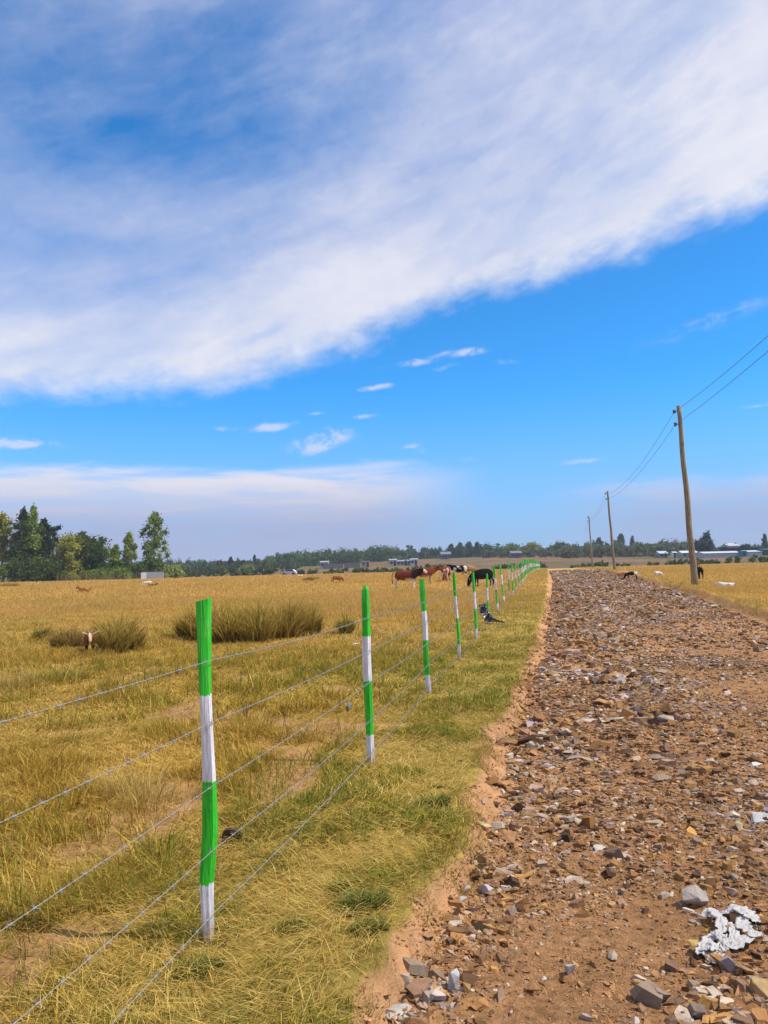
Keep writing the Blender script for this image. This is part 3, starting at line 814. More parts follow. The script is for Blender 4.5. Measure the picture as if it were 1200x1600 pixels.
# ------------------------------------------------------------------ fence
def paint_mat():
    m = bpy.data.materials.new('banded_paint'); m.use_nodes = True
    t = NT(m.node_tree); b = m.node_tree.nodes['Principled BSDF']
    hf = t.n('ShaderNodeAttribute', attribute_name='hf').outputs['Fac']
    oc = t.n('ShaderNodeTexCoord').outputs['Object']
    mp = t.n('ShaderNodeMapping'); mp.inputs['Scale'].default_value = (1, 1, .12); t.link(oc, mp.inputs['Vector'])
    grain = t.noise(mp.outputs[0], 62, 5, .6)
    blot = t.noise(oc, 9, 4, .6)
    h = t.m('ADD', hf, t.m('MULTIPLY', t.m('SUBTRACT', grain, .5), .045))
    g1 = t.m('MULTIPLY', t.m('GREATER_THAN', h, .165), t.m('LESS_THAN', h, .462))
    g2 = t.m('GREATER_THAN', h, .715)
    g = t.m('MAXIMUM', g1, g2)
    mp2 = t.n('ShaderNodeMapping'); mp2.inputs['Scale'].default_value = (1, 1, .045); t.link(oc, mp2.inputs['Vector'])
    brush = t.noise(mp2.outputs[0], 70, 4, .7)
    green = t.mix(blot, (.012, .42, .016), (.06, .62, .035))
    green = t.mix(t.m('MULTIPLY', t.ss(.48, .64, brush), .6), green, (.006, .19, .012))
    green = t.mix(t.m('MULTIPLY', t.ss(.54, .66, grain), .6), green, (.16, .60, .10))
    white = t.mix(t.ss(.45, .75, grain), (.78, .75, .77), (.56, .52, .51))
    white = t.mix(t.m('MULTIPLY', t.ss(.49, .62, brush), .7), white, (.40, .36, .34))
    c = t.mix(g, white, green)
    wood = t.m('MULTIPLY', t.ss(.60, .68, grain), t.ss(.46, .60, blot))
    c = t.mix(t.m('MULTIPLY', wood, .75), c, (.16, .13, .09))
    dirt = t.m('MULTIPLY', t.m('SUBTRACT', 1.0, t.ss(.0, .09, t.m('ADD', hf, t.m('MULTIPLY', t.m('SUBTRACT', blot, .5), .1)))), .75)
    c = t.mix(dirt, c, (.30, .20, .11))
    t.link(c, b.inputs['Base Color']); b.inputs['Roughness'].default_value = .55; b.inputs['Specular IOR Level'].default_value = .3
    bp = t.n('ShaderNodeBump'); bp.inputs['Strength'].default_value = .9; bp.inputs['Distance'].default_value = .012
    t.link(grain, bp.inputs['Height']); t.link(bp.outputs[0], b.inputs['Normal'])
    return m


M['paint'] = paint_mat()


def post_mesh(seed, H, r, off, prof, top_slant=.0, sides=7, shift=0.0, pointed=False, angles=None):
    """split-wood post: faceted section that wanders; off = [(h, dx)], prof = [(h, radius factor)]"""
    rg = random.Random(seed)
    nz = 44
    ang = sorted(2 * math.pi * (k + rg.uniform(-.28, .28)) / sides for k in range(sides))
    rad = [rg.uniform(.82, 1.18) for _ in range(sides)]
    if angles: ang = [R(a) for a in angles]; rad = [1.05, 1.0, .9, .95, 1.1, .98][:sides]
    V, hf = [], []
    oh = np.array(off); pr = np.array(prof)
    for i in range(nz + 1):
        h = i / nz
        z = -.12 + (H + .12) * h if i else -.12
        hh = max(0, z / H)
        cx = np.interp(hh, oh[:, 0], oh[:, 1]); cy = .012 * math.sin(3.1 * hh + seed)
        k = np.interp(hh, pr[:, 0], pr[:, 1])
        for j in range(sides):
            tw = .25 * hh
            rr = r * k * rad[j] * (1 + .10 * math.sin(9 * hh + j * 2.1 + seed))
            if pointed and hh > .96: rr *= 1 - .75 * ((hh - .96) / .04) ** 2
            x = cx + rr * math.cos(ang[j] + tw); y = cy + rr * .9 * math.sin(ang[j] + tw)
            zz = z + (top_slant * (x - cx) if hh > .9 else 0)
            V.append((x, y, zz)); hf.append(hh + shift)
    Fs = [(i * sides + j, i * sides + (j + 1) % sides, (i + 1) * sides + (j + 1) % sides, (i + 1) * sides + j) for i in range(nz) for j in range(sides)]
    Fs += [tuple(range(nz * sides, (nz + 1) * sides))]
    me = bpy.data.meshes.new('fence_post'); me.from_pydata(V, [], Fs); me.update()
    a = me.attributes.new('hf', 'FLOAT', 'POINT'); a.data.foreach_set('value', np.array(hf, np.float32))
    me.materials.append(M['paint'])
    return me


POSTS = [(326, 1470, 319, 937), (579, 1193, 571, 914), (670, 1085, 659, 905), (718, 1032, 709, 895), (744.5, 999, 739, 894), (762.5, 972, 761, 896),
         (778, 956, 771, 884), (788, 942, 781, 881), (796, 933, 793.5, 875), (802, 930, 799, 879), (807, 924.5, 804, 880), (812, 918, 809, 880)]
LABELS = ['nearest and thickest green and white fence post with a slanted flat top',
          'second green and white fence post with a rounded top beside the narrow dark tussock',
          'third green and white fence post standing before the brown cow with dark head',
          'fourth green and white fence post with cows grazing behind it',
          'fifth green and white fence post in front of the grazing black cow',
          'sixth green and white fence post with black plastic caught at its foot',
          'seventh green and white fence post leaning just beyond the black plastic',
          'eighth green and white fence post right of the grazing black cow',
          'ninth and tallest slim fence post right of the cows',
          'tenth green and white fence post from the camera',
          'eleventh green and white fence post from the camera',
          'twelfth green and white fence post where the row begins to bunch up']
FG = 'green and white posts of the barbed wire fence'
post_at = []                                             # (x, y, z, height)
P1_OFF = [(0, 0), (.17, -.003), (.32, .017), (.48, .015), (.74, .003), (.9, .001), (1, 0)]
P1_PROF = [(0, .92), (.17, 1.0), (.32, 1.04), (.48, .96), (.74, .95), (.9, 1.0), (1, 1.06)]
for k, (bx, by, tx, ty) in enumerate(POSTS):
    x, y = spot(bx, by); z = gz(x, y)
    d = ray(tx, ty); H = EYE + d[2] / d[1] * y - z
    lean = d[0] / d[1] * y - x
    H = min(max(H, 1.3), 1.6)
    if k == 0: me = post_mesh(3, H, .0282, P1_OFF, P1_PROF, .22, 6, angles=(-62, 5, 60, 125, 185, 238))
    else:
        rg = random.Random(100 + k)
        off = [(0, 0), (.3, rg.uniform(-.012, .012)), (.6, rg.uniform(-.015, .015)), (1, 0)]
        prof = [(0, 1.05), (.5, rg.uniform(.95, 1.1)), (.9, rg.uniform(.95, 1.1)), (1, .85)]
        me = post_mesh(20 + k, H, [0, .0315, .032, .031, .031, .030, .031, .031, .026, .030, .030, .030][k], off, prof, rg.uniform(-.3, .3), 8, rg.uniform(-.02, .02), k in (1,))
    o = link('fence_post', me); o.location = (x, y, z); o.rotation_euler = (rg.uniform(-.015, .015) if k else 0, math.atan2(lean, H), 0)
    tag(o, LABELS[k], 'fence post', FG)
    post_at.append((x, y, z, H))
far_me = [post_mesh(60 + k, 1.47, .036, [(0, 0), (.5, random.uniform(-.02, .02)), (1, random.uniform(-.02, .02))], [(0, 1), (1, .95)], random.uniform(-.4, .4), 6, random.uniform(-.03, .03)) for k in range(6)]
y = post_at[-1][1]
while y < 196:
    y += random.uniform(2.0, 2.7)
    x = -1.62 + ROAD * y + random.uniform(-.08, .08); z = gz(x, y)
    o = link('fence_post', far_me[random.randrange(6)]); o.location = (x, y, z); s = random.uniform(.94, 1.08); o.scale = (1, 1, s)
    o.rotation_euler = (random.uniform(-.03, .03), random.uniform(-.04, .04), random.uniform(0, 6.28))
    tag(o, 'small distant green and white fence post in the bunched far end of the fence row', 'fence post', FG)
    post_at.append((x, y, z, 1.45 * s))

perp = Vector((1, -ROAD, 0)).normalized()
FR = [.820, .637, .452, .267, .088]
WL = ['topmost barbed wire strand of the green and white fence', 'second barbed wire strand from the top of the fence', 'middle barbed wire strand of the fence',
      'second barbed wire strand from the bottom of the fence', 'lowest barbed wire strand of the fence just above the grass']


def barb_mesh(seed):
    rg = random.Random(seed); mb = MB()
    mb.tube([(-.008, 0, 0), (-.003, 0, 0), (.003, 0, 0), (.008, 0, 0)], [.0024, .0031, .0031, .0024], 6)
    for k in range(4):
        a = rg.uniform(-.3, .3) + k * math.pi / 2
        q = Vector((rg.uniform(-.006, .006), .016 * math.cos(a), .016 * math.sin(a)))
        mb.tube([(q.x * .4, 0, 0), q], [.0016, .0009], 4)
    ob = mb.build('barb', M['wire']); me = ob.data; bpy.data.objects.remove(ob)
    return me


BARBS = [barb_mesh(s) for s in range(4)]
for w in range(5):
    rg = random.Random(300 + w)
    nodes = []
    x0, y0, z0, h0 = post_at[0]
    pts = [(x0 - ROAD * 6.2 * 1.0, y0 - 6.2, z0, h0), (x0 - ROAD * 3.1, y0 - 3.1, z0, h0)] + post_at
    for i, (x, y, z, h) in enumerate(pts):
        r_ = .036 if i < 20 else .034
        p = Vector((x, y, z + h * (FR[w] + (rg.uniform(-.012, .012) if i > 2 else 0)))) + perp * r_
        nodes.append(p)
    line = []
    for i in range(len(nodes) - 1):
        a, b = nodes[i], nodes[i + 1]; L = (b - a).length
        n = 36 if i < 4 else (14 if i < 10 else 4)
        sag = rg.uniform(.004, .022)
        for k in range(n):
            t = k / n; p = a.lerp(b, t); p.z -= sag * 4 * t * (1 - t); line.append(p)
    line.append(nodes[-1])
    # walk the line by length: two twisted strands, and a barb every 11 cm
    S = [0.0]
    for a, b in zip(line, line[1:]): S.append(S[-1] + (b - a).length)
    S = np.array(S); L3 = np.array(line)
    def at(s): return np.stack([np.interp(s, S, L3[:, k]) for k in range(3)], -1)
    s_near = np.arange(0, 24, .016)
    Pn = at(s_near)
    mb = MB()
    for ph in (0, math.pi):
        q = s_near / .055 * 2 * math.pi + ph
        mb.tube([Vector(p) + perp * .0011 * math.cos(a) + Vector((0, 0, .0011 * math.sin(a))) for p, a in zip(Pn, q)], .0009, 4)
    s_far = np.unique(np.concatenate([[23.98], S[S > 24]]))
    mb.tube([Vector(p) for p in at(s_far)], .0015, 5)
    root = mb.build('barbed_wire', M['wire']); tag(root, WL[w], 'barbed wire', 'barbed wire strands of the fence')
    bs = np.arange(2.2 + rg.uniform(0, .1), 60, .112); bs = bs + np.array([rg.uniform(-.012, .012) for _ in bs])
    BP = at(bs); BT = at(bs + .01) - BP
    far = MB()
    for i, (p, tv) in enumerate(zip(BP, BT)):
        q = Vector(tv).to_track_quat('X', 'Z')
        if i < 100:
            b = link('barb', BARBS[i % 4], root); b.location = p; b.rotation_mode = 'QUATERNION'; b.rotation_quaternion = q
        else:
            me = BARBS[i % 4]; mtx = Matrix.Translation(p) @ q.to_matrix().to_4x4()
            far.add([mtx @ v.co for v in me.vertices], [tuple(f.vertices) for f in me.polygons])
    fo = far.build('barbs', M['wire'], root); fo['kind'] = 'stuff'


# ------------------------------------------------------------------ utility poles and lines
def pole_mat():
    m = bpy.data.materials.new('weathered_pole'); m.use_nodes = True
    t = NT(m.node_tree); b = m.node_tree.nodes['Principled BSDF']
    oc = t.n('ShaderNodeTexCoord').outputs['Object']
    mp = t.n('ShaderNodeMapping'); mp.inputs['Scale'].default_value = (1, 1, .08); t.link(oc, mp.inputs['Vector'])
    g = t.noise(mp.outputs[0], 30, 6, .65); k = t.noise(oc, 2.2, 5, .6)
    c = t.mix(t.ss(.3, .7, g), (.10, .075, .045), (.36, .29, .165))
    c = t.mix(t.ss(.55, .7, k), c, (.13, .095, .05))
    t.link(c, b.inputs['Base Color']); b.inputs['Roughness'].default_value = .9
    bp = t.n('ShaderNodeBump'); bp.inputs['Strength'].default_value = .6; bp.inputs['Distance'].default_value = .02
    t.link(g, bp.inputs['Height']); t.link(bp.outputs[0], b.inputs['Normal'])
    return m


M['pole'] = pole_mat()
PL = ['tall wooden utility pole nearest the camera right of the road', 'second wooden utility pole along the right edge of the road', 'third and farthest wooden utility pole at the end of the road']
xp1, yp1 = spot(1086, 918)
poles = [(xp1, yp1, 1060, 634), (bearing(960) * 88.5, 88.5, 949, 767), (bearing(926) * 138, 138, 920, 806)]
tops = []
for k, (x, y, tx, ty) in enumerate(poles):
    z = gz(x, y); d = ray(tx, ty); H = EYE + d[2] / d[1] * y - z; tx_ = d[0] / d[1] * y
    root = empty('utility_pole', (x, y, z)); tag(root, PL[k], 'utility pole', 'utility poles along the right side of the road')
    lean = Vector((tx_ - x, 0, H))
    mb = MB(); n = 22
    mb.tube([lean * (i / n) + Vector((.02 * math.sin(i * .7), 0, -.15 if i == 0 else 0)) for i in range(n + 1)], [.165 - .065 * i / n for i in range(n + 1)], 14)
    mb.build('shaft', M['pole'], root, True)
    ends = []
    for hz in (.30, .95):
        p = lean * ((H - hz) / H)
        mb = MB(); mb.tube([p, p + Vector((-.22, 0, 0))], .018, 6); mb.build('bracket', M['insulator'], root)
        q = p + Vector((-.24, 0, 0))
        mb = MB(); mb.tube([q + Vector((0, 0, -.09)), q + Vector((0, 0, -.05)), q, q + Vector((0, 0, .05)), q + Vector((0, 0, .09))], [.05, .085, .05, .085, .05], 10)
        mb.build('insulator', M['insulator'], root)
        ends.append(Vector((x, y, z)) + q)
    tops.append(ends)
for c in range(2):
    pts = []
    p0 = tops[0][c] - Vector((ROAD * 50, 50, 0)) + Vector((.9, 0, .15))
    seq = [p0] + [tops[k][c] for k in range(3)] + [tops[2][c] + Vector((ROAD * 50 + 2, 50, .2))]
    for a, b in zip(seq, seq[1:]):
        for i in range(24):
            t = i / 24; p = a.lerp(b, t); p.z -= 1.0 * 4 * t * (1 - t) * (.75 if c else 1); pts.append(p)
    pts.append(seq[-1])
    mb = MB(); mb.tube(pts, .0105, 5)
    tag(mb.build('power_line', M['conductor']), ['upper power line sagging between the wooden poles', 'lower power line sagging between the wooden poles'][c], 'power line', 'power lines on the wooden poles')


# ------------------------------------------------------------------ animals
def skin_mesh(verts, edges, radii, root=0, sub=2):
    me = bpy.data.meshes.new('sk'); me.from_pydata(verts, edges, []); me.update()
    ob = bpy.data.objects.new('sk', me); COL.objects.link(ob)
    ob.modifiers.new('s', 'SKIN'); sm = ob.modifiers.new('d', 'SUBSURF'); sm.levels = sub; sm.render_levels = sub
    sv = me.skin_vertices[0].data
    for i, r in enumerate(radii): sv[i].radius = r if isinstance(r, tuple) else (r, r)
    for i, v in enumerate(sv): v.use_root = (i == root)
    dg = bpy.context.evaluated_depsgraph_get(); ev = ob.evaluated_get(dg)
    out = bpy.data.meshes.new_from_object(ev)
    bpy.data.objects.remove(ob); bpy.data.meshes.remove(me)
    out.polygons.foreach_set('use_smooth', np.ones(len(out.polygons), bool))
    return out


def quadruped(name, label, cat, x, y, rz, h, coat, pose='stand', goat=False, group=None, z_off=0.0, stride=.0):
    """h = height at the withers; built for h = 1 then scaled. +X is forwards."""
    V, E, Rd = [], [], []
    def add(p, r, par=None):
        V.append(p); Rd.append(r); i = len(V) - 1
        if par is not None: E.append((par, i))
        return i
    lying = pose == 'lie'
    zb = -.42 if lying else 0
    slim = .88 if goat else 1.0
    if goat:
        pel = add((-.42, 0, .78 + zb), (.17, .20)); rump = add((-.60, 0, .77 + zb), (.12, .15), pel)
        bel = add((-.12, 0, .72 + zb), (.20, .235), pel); rib = add((.16, 0, .72 + zb), (.205, .225), bel)
        sh = add((.38, 0, .78 + zb), (.16, .20), rib)
    else:
        pel = add((-.44, 0, .75 + zb), (.215, .265)); rump = add((-.62, 0, .77 + zb), (.15, .20), pel)
        bel = add((-.12, 0, .67 + zb), (.27, .315), pel); rib = add((.18, 0, .67 + zb), (.265, .30), bel)
        sh = add((.42, 0, .75 + zb), (.20, .27), rib)
    if pose == 'graze':
        n1 = add((.60, 0, .64), (.13, .18), sh); n2 = add((.72, 0, .46), (.10, .14), n1)
        h1 = add((.80, 0, .27), (.105, .115), n2); h2 = add((.86, 0, .14), (.075, .08), h1); h3 = add((.89, 0, .06), (.06, .06), h2)
        hd, fw = Vector((.82, 0, .30)), Vector((.3, 0, -.95))
    elif pose == 'low':
        dz = zb
        n1 = add((.58, 0, .80), (.11, .15), sh); n2 = add((.74, 0, .82), (.085, .11), n1)
        h1 = add((.86, 0, .82), (.10, .105), n2); h2 = add((.97, 0, .66), (.068, .07), h1); h3 = add((1.01, 0, .56), (.055, .052), h2)
        hd, fw = Vector((.86, 0, .86)), Vector((.85, 0, -.5))
    else:
        dz = zb
        n1 = add((.60, 0, .83 + dz), (.14, .20), sh); n2 = add((.72, 0, .90 + dz), (.11, .15), n1)
        h1 = add((.84, 0, .94 + dz), (.105, .11), n2); h2 = add((1.00, 0, .84 + dz), (.072, .075), h1); h3 = add((1.07, 0, .77 + dz), (.058, .055), h2)
        hd, fw = Vector((.86, 0, .99 + dz)), Vector((.85, 0, -.5))
    for s in (-1, 1):
        hy = .135 * slim
        if lying:
            k = add((-.30, s * .22, .25), (.11, .12), pel); f = add((-.05, s * .27, .10), .05, k); add((-.25, s * .28, .05), .035, f)
            k = add((.40, s * .17, .22), (.09, .10), sh); f = add((.62, s * .17, .08), .045, k); add((.44, s * .2, .045), .033, f)
            continue
        o = s * stride
        a = add((-.50, s * hy, .60), (.10, .13), pel); b = add((-.46 + o * .3, s * hy, .47), (.07, .095), a)
        c = add((-.61 + o * .7, s * hy, .32), (.042, .052), b); d = add((-.58 + o, s * hy, .12), (.034, .036), c); add((-.56 + o, s * hy, .015), (.042, .045), d)
        a = add((.37, s * hy * .9, .58), (.085, .11), sh); b = add((.36 - o * .4, s * hy * .9, .33), (.045, .052), a)
        c = add((.36 - o * .7, s * hy * .9, .13), (.033, .035), b); add((.38 - o, s * hy * .9, .015), (.042, .045), c)
    for s in (-1, 1):                                        # ears
        e = hd + Vector((-.02, s * .10, .02)); i = add(tuple(e), (.03, .02), h1); add(tuple(e + Vector((-.02, s * (.20 if pose == 'low' else .10), .09 if pose == 'low' else -.01))), (.045, .014) if pose == 'low' else (.03, .012), i)
    if goat: t1 = add((-.70, 0, .88 + zb), .03, rump); add((-.76, 0, .98 + zb), .022, t1)
    me = skin_mesh(V, E, Rd, 0)
    co = np.empty(len(me.vertices) * 3, np.float32); me.vertices.foreach_get('co', co); co = co.reshape(-1, 3)
    c = np.ones((len(co), 4), np.float32); c[:, :3] = coat(co)
    a = me.color_attributes.new('Col', 'FLOAT_COLOR', 'POINT'); a.data.foreach_set('color', c.ravel())
    me.materials.append(M['coat'])
    root = empty(name, (x, y, gz(x, y) + z_off), rz); root.scale = (h, h, h)
    tag(root, label, cat, group)
    link('body', me, root)
    side = Vector((0, 1, 0))
    for s in (-1, 1):
        mb = MB(); p = hd + Vector((-.03 if pose != 'graze' else .0, s * .055, .06))
        if goat: pts = [p, p + Vector((-.05, s * .02, .10)), p + Vector((-.12, s * .035, .14))]
        else: pts = [p, p + Vector((.02, s * .08, .05)), p + Vector((.05, s * .10, .14))]
        mb.tube(pts, [.022, .017, .005], 6); mb.build('horn', M['horn'], root, True)
    if not goat:
        mb = MB(); tz = .86 + zb; mb.c = tuple(np.asarray(coat(np.array([[-.7, 0, .8]])))[0])
        mb.tube([(-.68, 0, tz), (-.76, .01, tz - .1), (-.78, .01, tz - .35), (-.77, .02, tz - .5), (-.77, .02, tz - .62)], [.028, .02, .016, .034, .008], 6)
        mb.build('tail', M['coat'], root, True)
    return root


def coat_of(basec, patch=None, belly=None, legs=None, head=None, blaze=None, seed=0, thr=.55, scale=3.0):
    def f(co):
        c = np.repeat(np.array([basec], float), len(co), 0)
        if patch is not None:
            n = fbm(co[:, 0] * scale + 7, co[:, 2] * scale + np.sign(co[:, 1]) * 3.1, seed, 3); c[n > thr] = patch
        if belly is not None: c[(co[:, 2] < .50 + .06 * np.sin(co[:, 0] * 9))] = belly
        if legs is not None: c[co[:, 2] < .42] = legs
        if head is not None: c[co[:, 0] > .46] = head
        if blaze is not None: c[(co[:, 0] > .80) & (np.abs(co[:, 1]) < .06)] = blaze
        return c
    return f


RED, DRK, BLK, WHT, TANC = (.155, .038, .016), (.018, .011, .009), (.006, .0055, .006), (.60, .55, .48), (.42, .23, .10)
CG = 'cattle grazing in the fenced pasture'
def on(px, py): return spot(px, py)
x, y = on(636, 920); quadruped('cow', 'red brown cow with dark shoulders and white belly standing side on behind the third post', 'cow', x, y, R(-12), 1.16,
                               lambda co: np.where((co[:, 0] > .30)[:, None] & (co[:, 2] > .55)[:, None], np.where((co[:, 0] > .9)[:, None], np.array([WHT]), np.array([DRK])), np.where((co[:, 2] < .46 + .07 * np.sin(co[:, 0] * 7))[:, None], np.array([WHT]), np.array([RED]))), 'stand', group=CG)
x, y = on(663, 913); quadruped('cow', 'orange brown cow with pale chest facing right behind the dark shouldered cow', 'cow', x, y, R(5), 1.18,
                               coat_of((.17, .04, .015), belly=(.45, .30, .2)), 'stand', group=CG)
x, y = on(697, 908); quadruped('cow', 'brown and white cow grazing head down facing the camera', 'cow', x, y, R(-105), 1.22,
                               coat_of((.16, .042, .017), patch=(.52, .38, .28), seed=5, thr=.58, scale=2.6), 'graze', group=CG)
x, y = on(717, 903); quadruped('cow', 'small far black and white cow facing left beyond the brown and white grazing cow', 'cow', x, y, R(172), 1.15,
                               coat_of(BLK, patch=WHT, seed=3, thr=.64, scale=3.4), 'stand', group=CG)
x, y = on(754, 917); quadruped('cow', 'large black cow grazing with its head down towards the left behind the fifth post', 'cow', x, y, R(205), 1.14,
                               coat_of(BLK, belly=None, patch=None), 'graze', group=CG)
x, y = on(733, 900); quadruped('cow', 'pale tan cow farthest away behind the black cattle', 'cow', x, y, R(20), 1.1, coat_of((.32, .19, .085)), 'graze', group=CG)
x, y = on(527, 911); quadruped('calf', 'small red brown calf running alone in the far pasture', 'calf', x, y, R(10), .62, coat_of((.26, .09, .035)), 'graze', stride=.14)
x, y = on(140, 1021); quadruped('goat', 'brown goat with white markings on its face standing between the grass tussocks', 'goat', x, y, R(-68), .54,
                                lambda co: np.where(((co[:, 0] > .66) & ((np.abs(co[:, 1]) < .05) | (np.abs(co[:, 1]) > .11)))[:, None], np.array([(.58, .42, .29)]), np.where((co[:, 2] < .42)[:, None], np.array([(.06, .035, .02)]), np.array([(.26, .095, .03)]))), 'low', goat=True, z_off=-.05)
GG = 'goats scattered over the pasture'
x, y = on(230, 917); quadruped('goat', 'tiny white goat in the far left pasture before the white metal fence', 'goat', x, y, R(-160), .5, coat_of(WHT), 'graze', goat=True, group=GG)
x, y = on(238, 917); quadruped('goat', 'tiny brown goat lying right of the white goat in the far left pasture', 'goat', x, y, R(0), .5, coat_of((.25, .13, .05)), 'lie', goat=True, group=GG)
x, y = on(133, 926); quadruped('goat', 'tan goat lying in the golden grass below the left trees', 'goat', x, y, R(160), .75, coat_of((.40, .19, .06)), 'lie', goat=True, group=GG)
x, y = on(469, 902); quadruped('goat', 'pale cream goat lying near the far edge of the left pasture', 'goat', x, y, R(180), .6, coat_of((.6, .45, .28)), 'lie', goat=True, group=GG)
x, y = on(973, 905); quadruped('goat', 'tan goat grazing at the right rim of the road', 'goat', x, y, R(190), .66, coat_of((.46, .25, .10)), 'graze', goat=True, group=GG)
x, y = on(987, 906); quadruped('goat', 'black and white goat at the right rim of the road beside the tan goat', 'goat', x, y, R(175), .62,
                               lambda co: np.where(((co[:, 0] < -.25) & (co[:, 2] > .5))[:, None], np.array([WHT]), np.array([BLK])), 'graze', goat=True, group=GG)
x, y = on(1029, 903); quadruped('goat', 'white goat grazing in the right pasture left of the nearest pole', 'goat', x, y, R(25), .5, coat_of(WHT), 'graze', goat=True, group=GG)
x, y = on(1092, 905); quadruped('goat', 'black goat standing end on right of the nearest pole', 'goat', x, y, R(85), .85, coat_of(BLK), 'stand', goat=True, group=GG)
x, y = on(1090, 888); quadruped('goat', 'reddish brown goat far behind the black goat near the nearest pole', 'goat', x, y, R(80), .9, coat_of((.22, .10, .04)), 'stand', goat=True, group=GG)
x, y = on(1136, 919); quadruped('goat', 'white goat lying in the right pasture at the right of the pole', 'goat', x, y, R(165), .50, coat_of((.72, .69, .64)), 'lie', goat=True, group=GG)


# ------------------------------------------------------------------ litter
def crumple(name, label, cat, path, widths, m, seed, lift=.02, nu=70, nv=14, rough=.03):
    """a crumpled, torn ribbon of sheet following path (world points)"""
    path = np.array(path); s = np.linspace(0, len(path) - 1, nu)
    C3 = np.stack([np.interp(s, np.arange(len(path)), path[:, k]) for k in range(3)], -1)
    for _ in range(3): C3[1:-1] = (C3[:-2] + 2 * C3[1:-1] + C3[2:]) / 4
    Wd = np.interp(s, np.arange(len(path)), widths)
    tg = np.gradient(C3, axis=0); tg[:, 2] *= .3; tg /= np.linalg.norm(tg, axis=1)[:, None]
    nrm = np.stack([-tg[:, 1], tg[:, 0], np.zeros(nu)], -1); nrm /= np.linalg.norm(nrm, axis=1)[:, None] + 1e-6
    v = np.linspace(-.5, .5, nv)
    U, Vv = np.meshgrid(np.arange(nu), v, indexing='ij')
    edge = 1 + .5 * (fbm(U * .35, np.sign(Vv) * 4, seed, 3) - .5) * 2
    P = C3[:, None] + nrm[:, None] * (Vv * edge * Wd[:, None])[..., None]
    amp = rough * (np.minimum(Wd / max(widths), 1) * .6 + .4)[:, None]
    P[..., 2] += np.abs(fbm(U * .16, Vv * 5, seed + 1, 3) - .5) * 4 * amp + lift
    P[..., 0] += (fbm(U * .2, Vv * 4, seed + 2, 3) - .5) * 2 * amp
    P[..., 1] += (fbm(U * .2, Vv * 4, seed + 3, 3) - .5) * 2 * amp
    V = P.reshape(-1, 3)
    i = np.arange(nu - 1)[:, None] * nv; j = np.arange(nv - 1)[None]
    Q = np.stack([i + j, i + j + 1, i + nv + j + 1, i + nv + j], -1).reshape(-1, 4)
    return V, Q


def litter(name, label, cat, strips, m, smooth=False):
    V, Q, o = [], [], 0
    for v, q in strips: V.append(v); Q.append(q + o); o += len(v)
    V = np.concatenate(V); Q = np.concatenate(Q)
    c = V.mean(0); c[2] = V[:, 2].min()
    ob = np_mesh(name, V - c, Q, m, smooth=smooth); ob.location = c
    so = ob.modifiers.new('thickness', 'SOLIDIFY'); so.thickness = .0015
    return tag(ob, label, cat)


def gp(px, py, dz=0.0):
    x, y = spot(px, py); return (x, y, gz(x, y) + dz)


strips = [crumple('', '', '', [gp(1096, 1442, .02), gp(1110, 1436, .035), gp(1128, 1448, .03), (gp(1126, 1466, .02)), gp(1104, 1478, .015), gp(1096, 1500, .01)], [.03, .05, .05, .04, .05, .06], None, 81, .006, rough=.008),
          crumple('', '', '', [gp(1128, 1440, .025), gp(1150, 1434, .04), gp(1172, 1446, .04), gp(1186, 1452, .02)], [.02, .05, .07, .03], None, 83, .006, rough=.008),
          crumple('', '', '', [gp(1166, 1446, .03), gp(1160, 1462, .035), gp(1178, 1474, .03), gp(1192, 1470, .02)], [.04, .06, .05, .02], None, 85, .006, rough=.008),
          crumple('', '', '', [gp(1184, 1472, .02), gp(1160, 1484, .03), gp(1146, 1492, .02), gp(1148, 1464, .03), gp(1140, 1456, .03)], [.03, .05, .05, .035, .02], None, 87, .006, rough=.008),
          crumple('', '', '', [gp(1090, 1492, .01), gp(1112, 1490, .025), gp(1126, 1496, .02), gp(1110, 1510, .01), gp(1120, 1504, .01)], [.03, .08, .05, .05, .02], None, 89, .006, rough=.008),
          crumple('', '', '', [gp(1116, 1472, .03), gp(1134, 1484, .02), gp(1130, 1500, .015)], [.03, .05, .02], None, 91, .010, rough=.014)]
litter('torn_sack', 'torn white plastic sack tangled over stones at the lower right of the road', 'plastic sack', strips, M['rag'], True)
x6, y6, z6, h6 = post_at[5]
bx, by = x6 - .09, y6 - .35
def bz(x, y, dz): return (x, y, gz(x, y) + dz)
strips = [crumple('', '', '', [bz(bx + .02, by + .2, .50), bz(bx - .09, by + .12, .40), bz(bx - .03, by, .24), bz(bx + .05, by - .15, .08), bz(bx + .10, by - .25, .03)], [.10, .22, .20, .26, .24], None, 95, .01, rough=.07),
          crumple('', '', '', [bz(bx - .02, by - .18, .03), bz(bx + .12, by - .25, .05), bz(bx + .30, by - .28, .05), bz(bx + .44, by - .34, .01)], [.16, .22, .13, .08], None, 97, .01, rough=.06),
          crumple('', '', '', [bz(bx + .00, by - .02, .20), bz(bx + .12, by - .05, .16), bz(bx + .20, by - .15, .04)], [.1, .16, .1], None, 99, .01, rough=.06)]
litter('plastic_bag', 'torn black plastic sheet hanging at the foot of the sixth fence post', 'plastic bag', strips, M['bag'])
strips = [crumple('', '', '', [gp(544, 1103, .03), gp(546, 1112, .03)], [.035, .03], None, 101, .005, 12, 6, .01)]
litter('plastic_scrap', 'small blue plastic scrap in the grass left of the second post', 'plastic scrap', strips, M['blue'])
strips = [crumple('', '', '', [gp(552, 1012, .05), gp(562, 1011, .05)], [.06, .05], None, 103, .02, 14, 8, .02)]
litter('plastic_scrap', 'small white plastic scrap in the grass beyond the second post', 'plastic scrap', strips, M['rag'])
ob = rock('dark brown dung lump in the grass right of the nearest post', 361, 1318, .15, (.075, .042, .03), 51, (1.2, .9, .8), sink=.1)
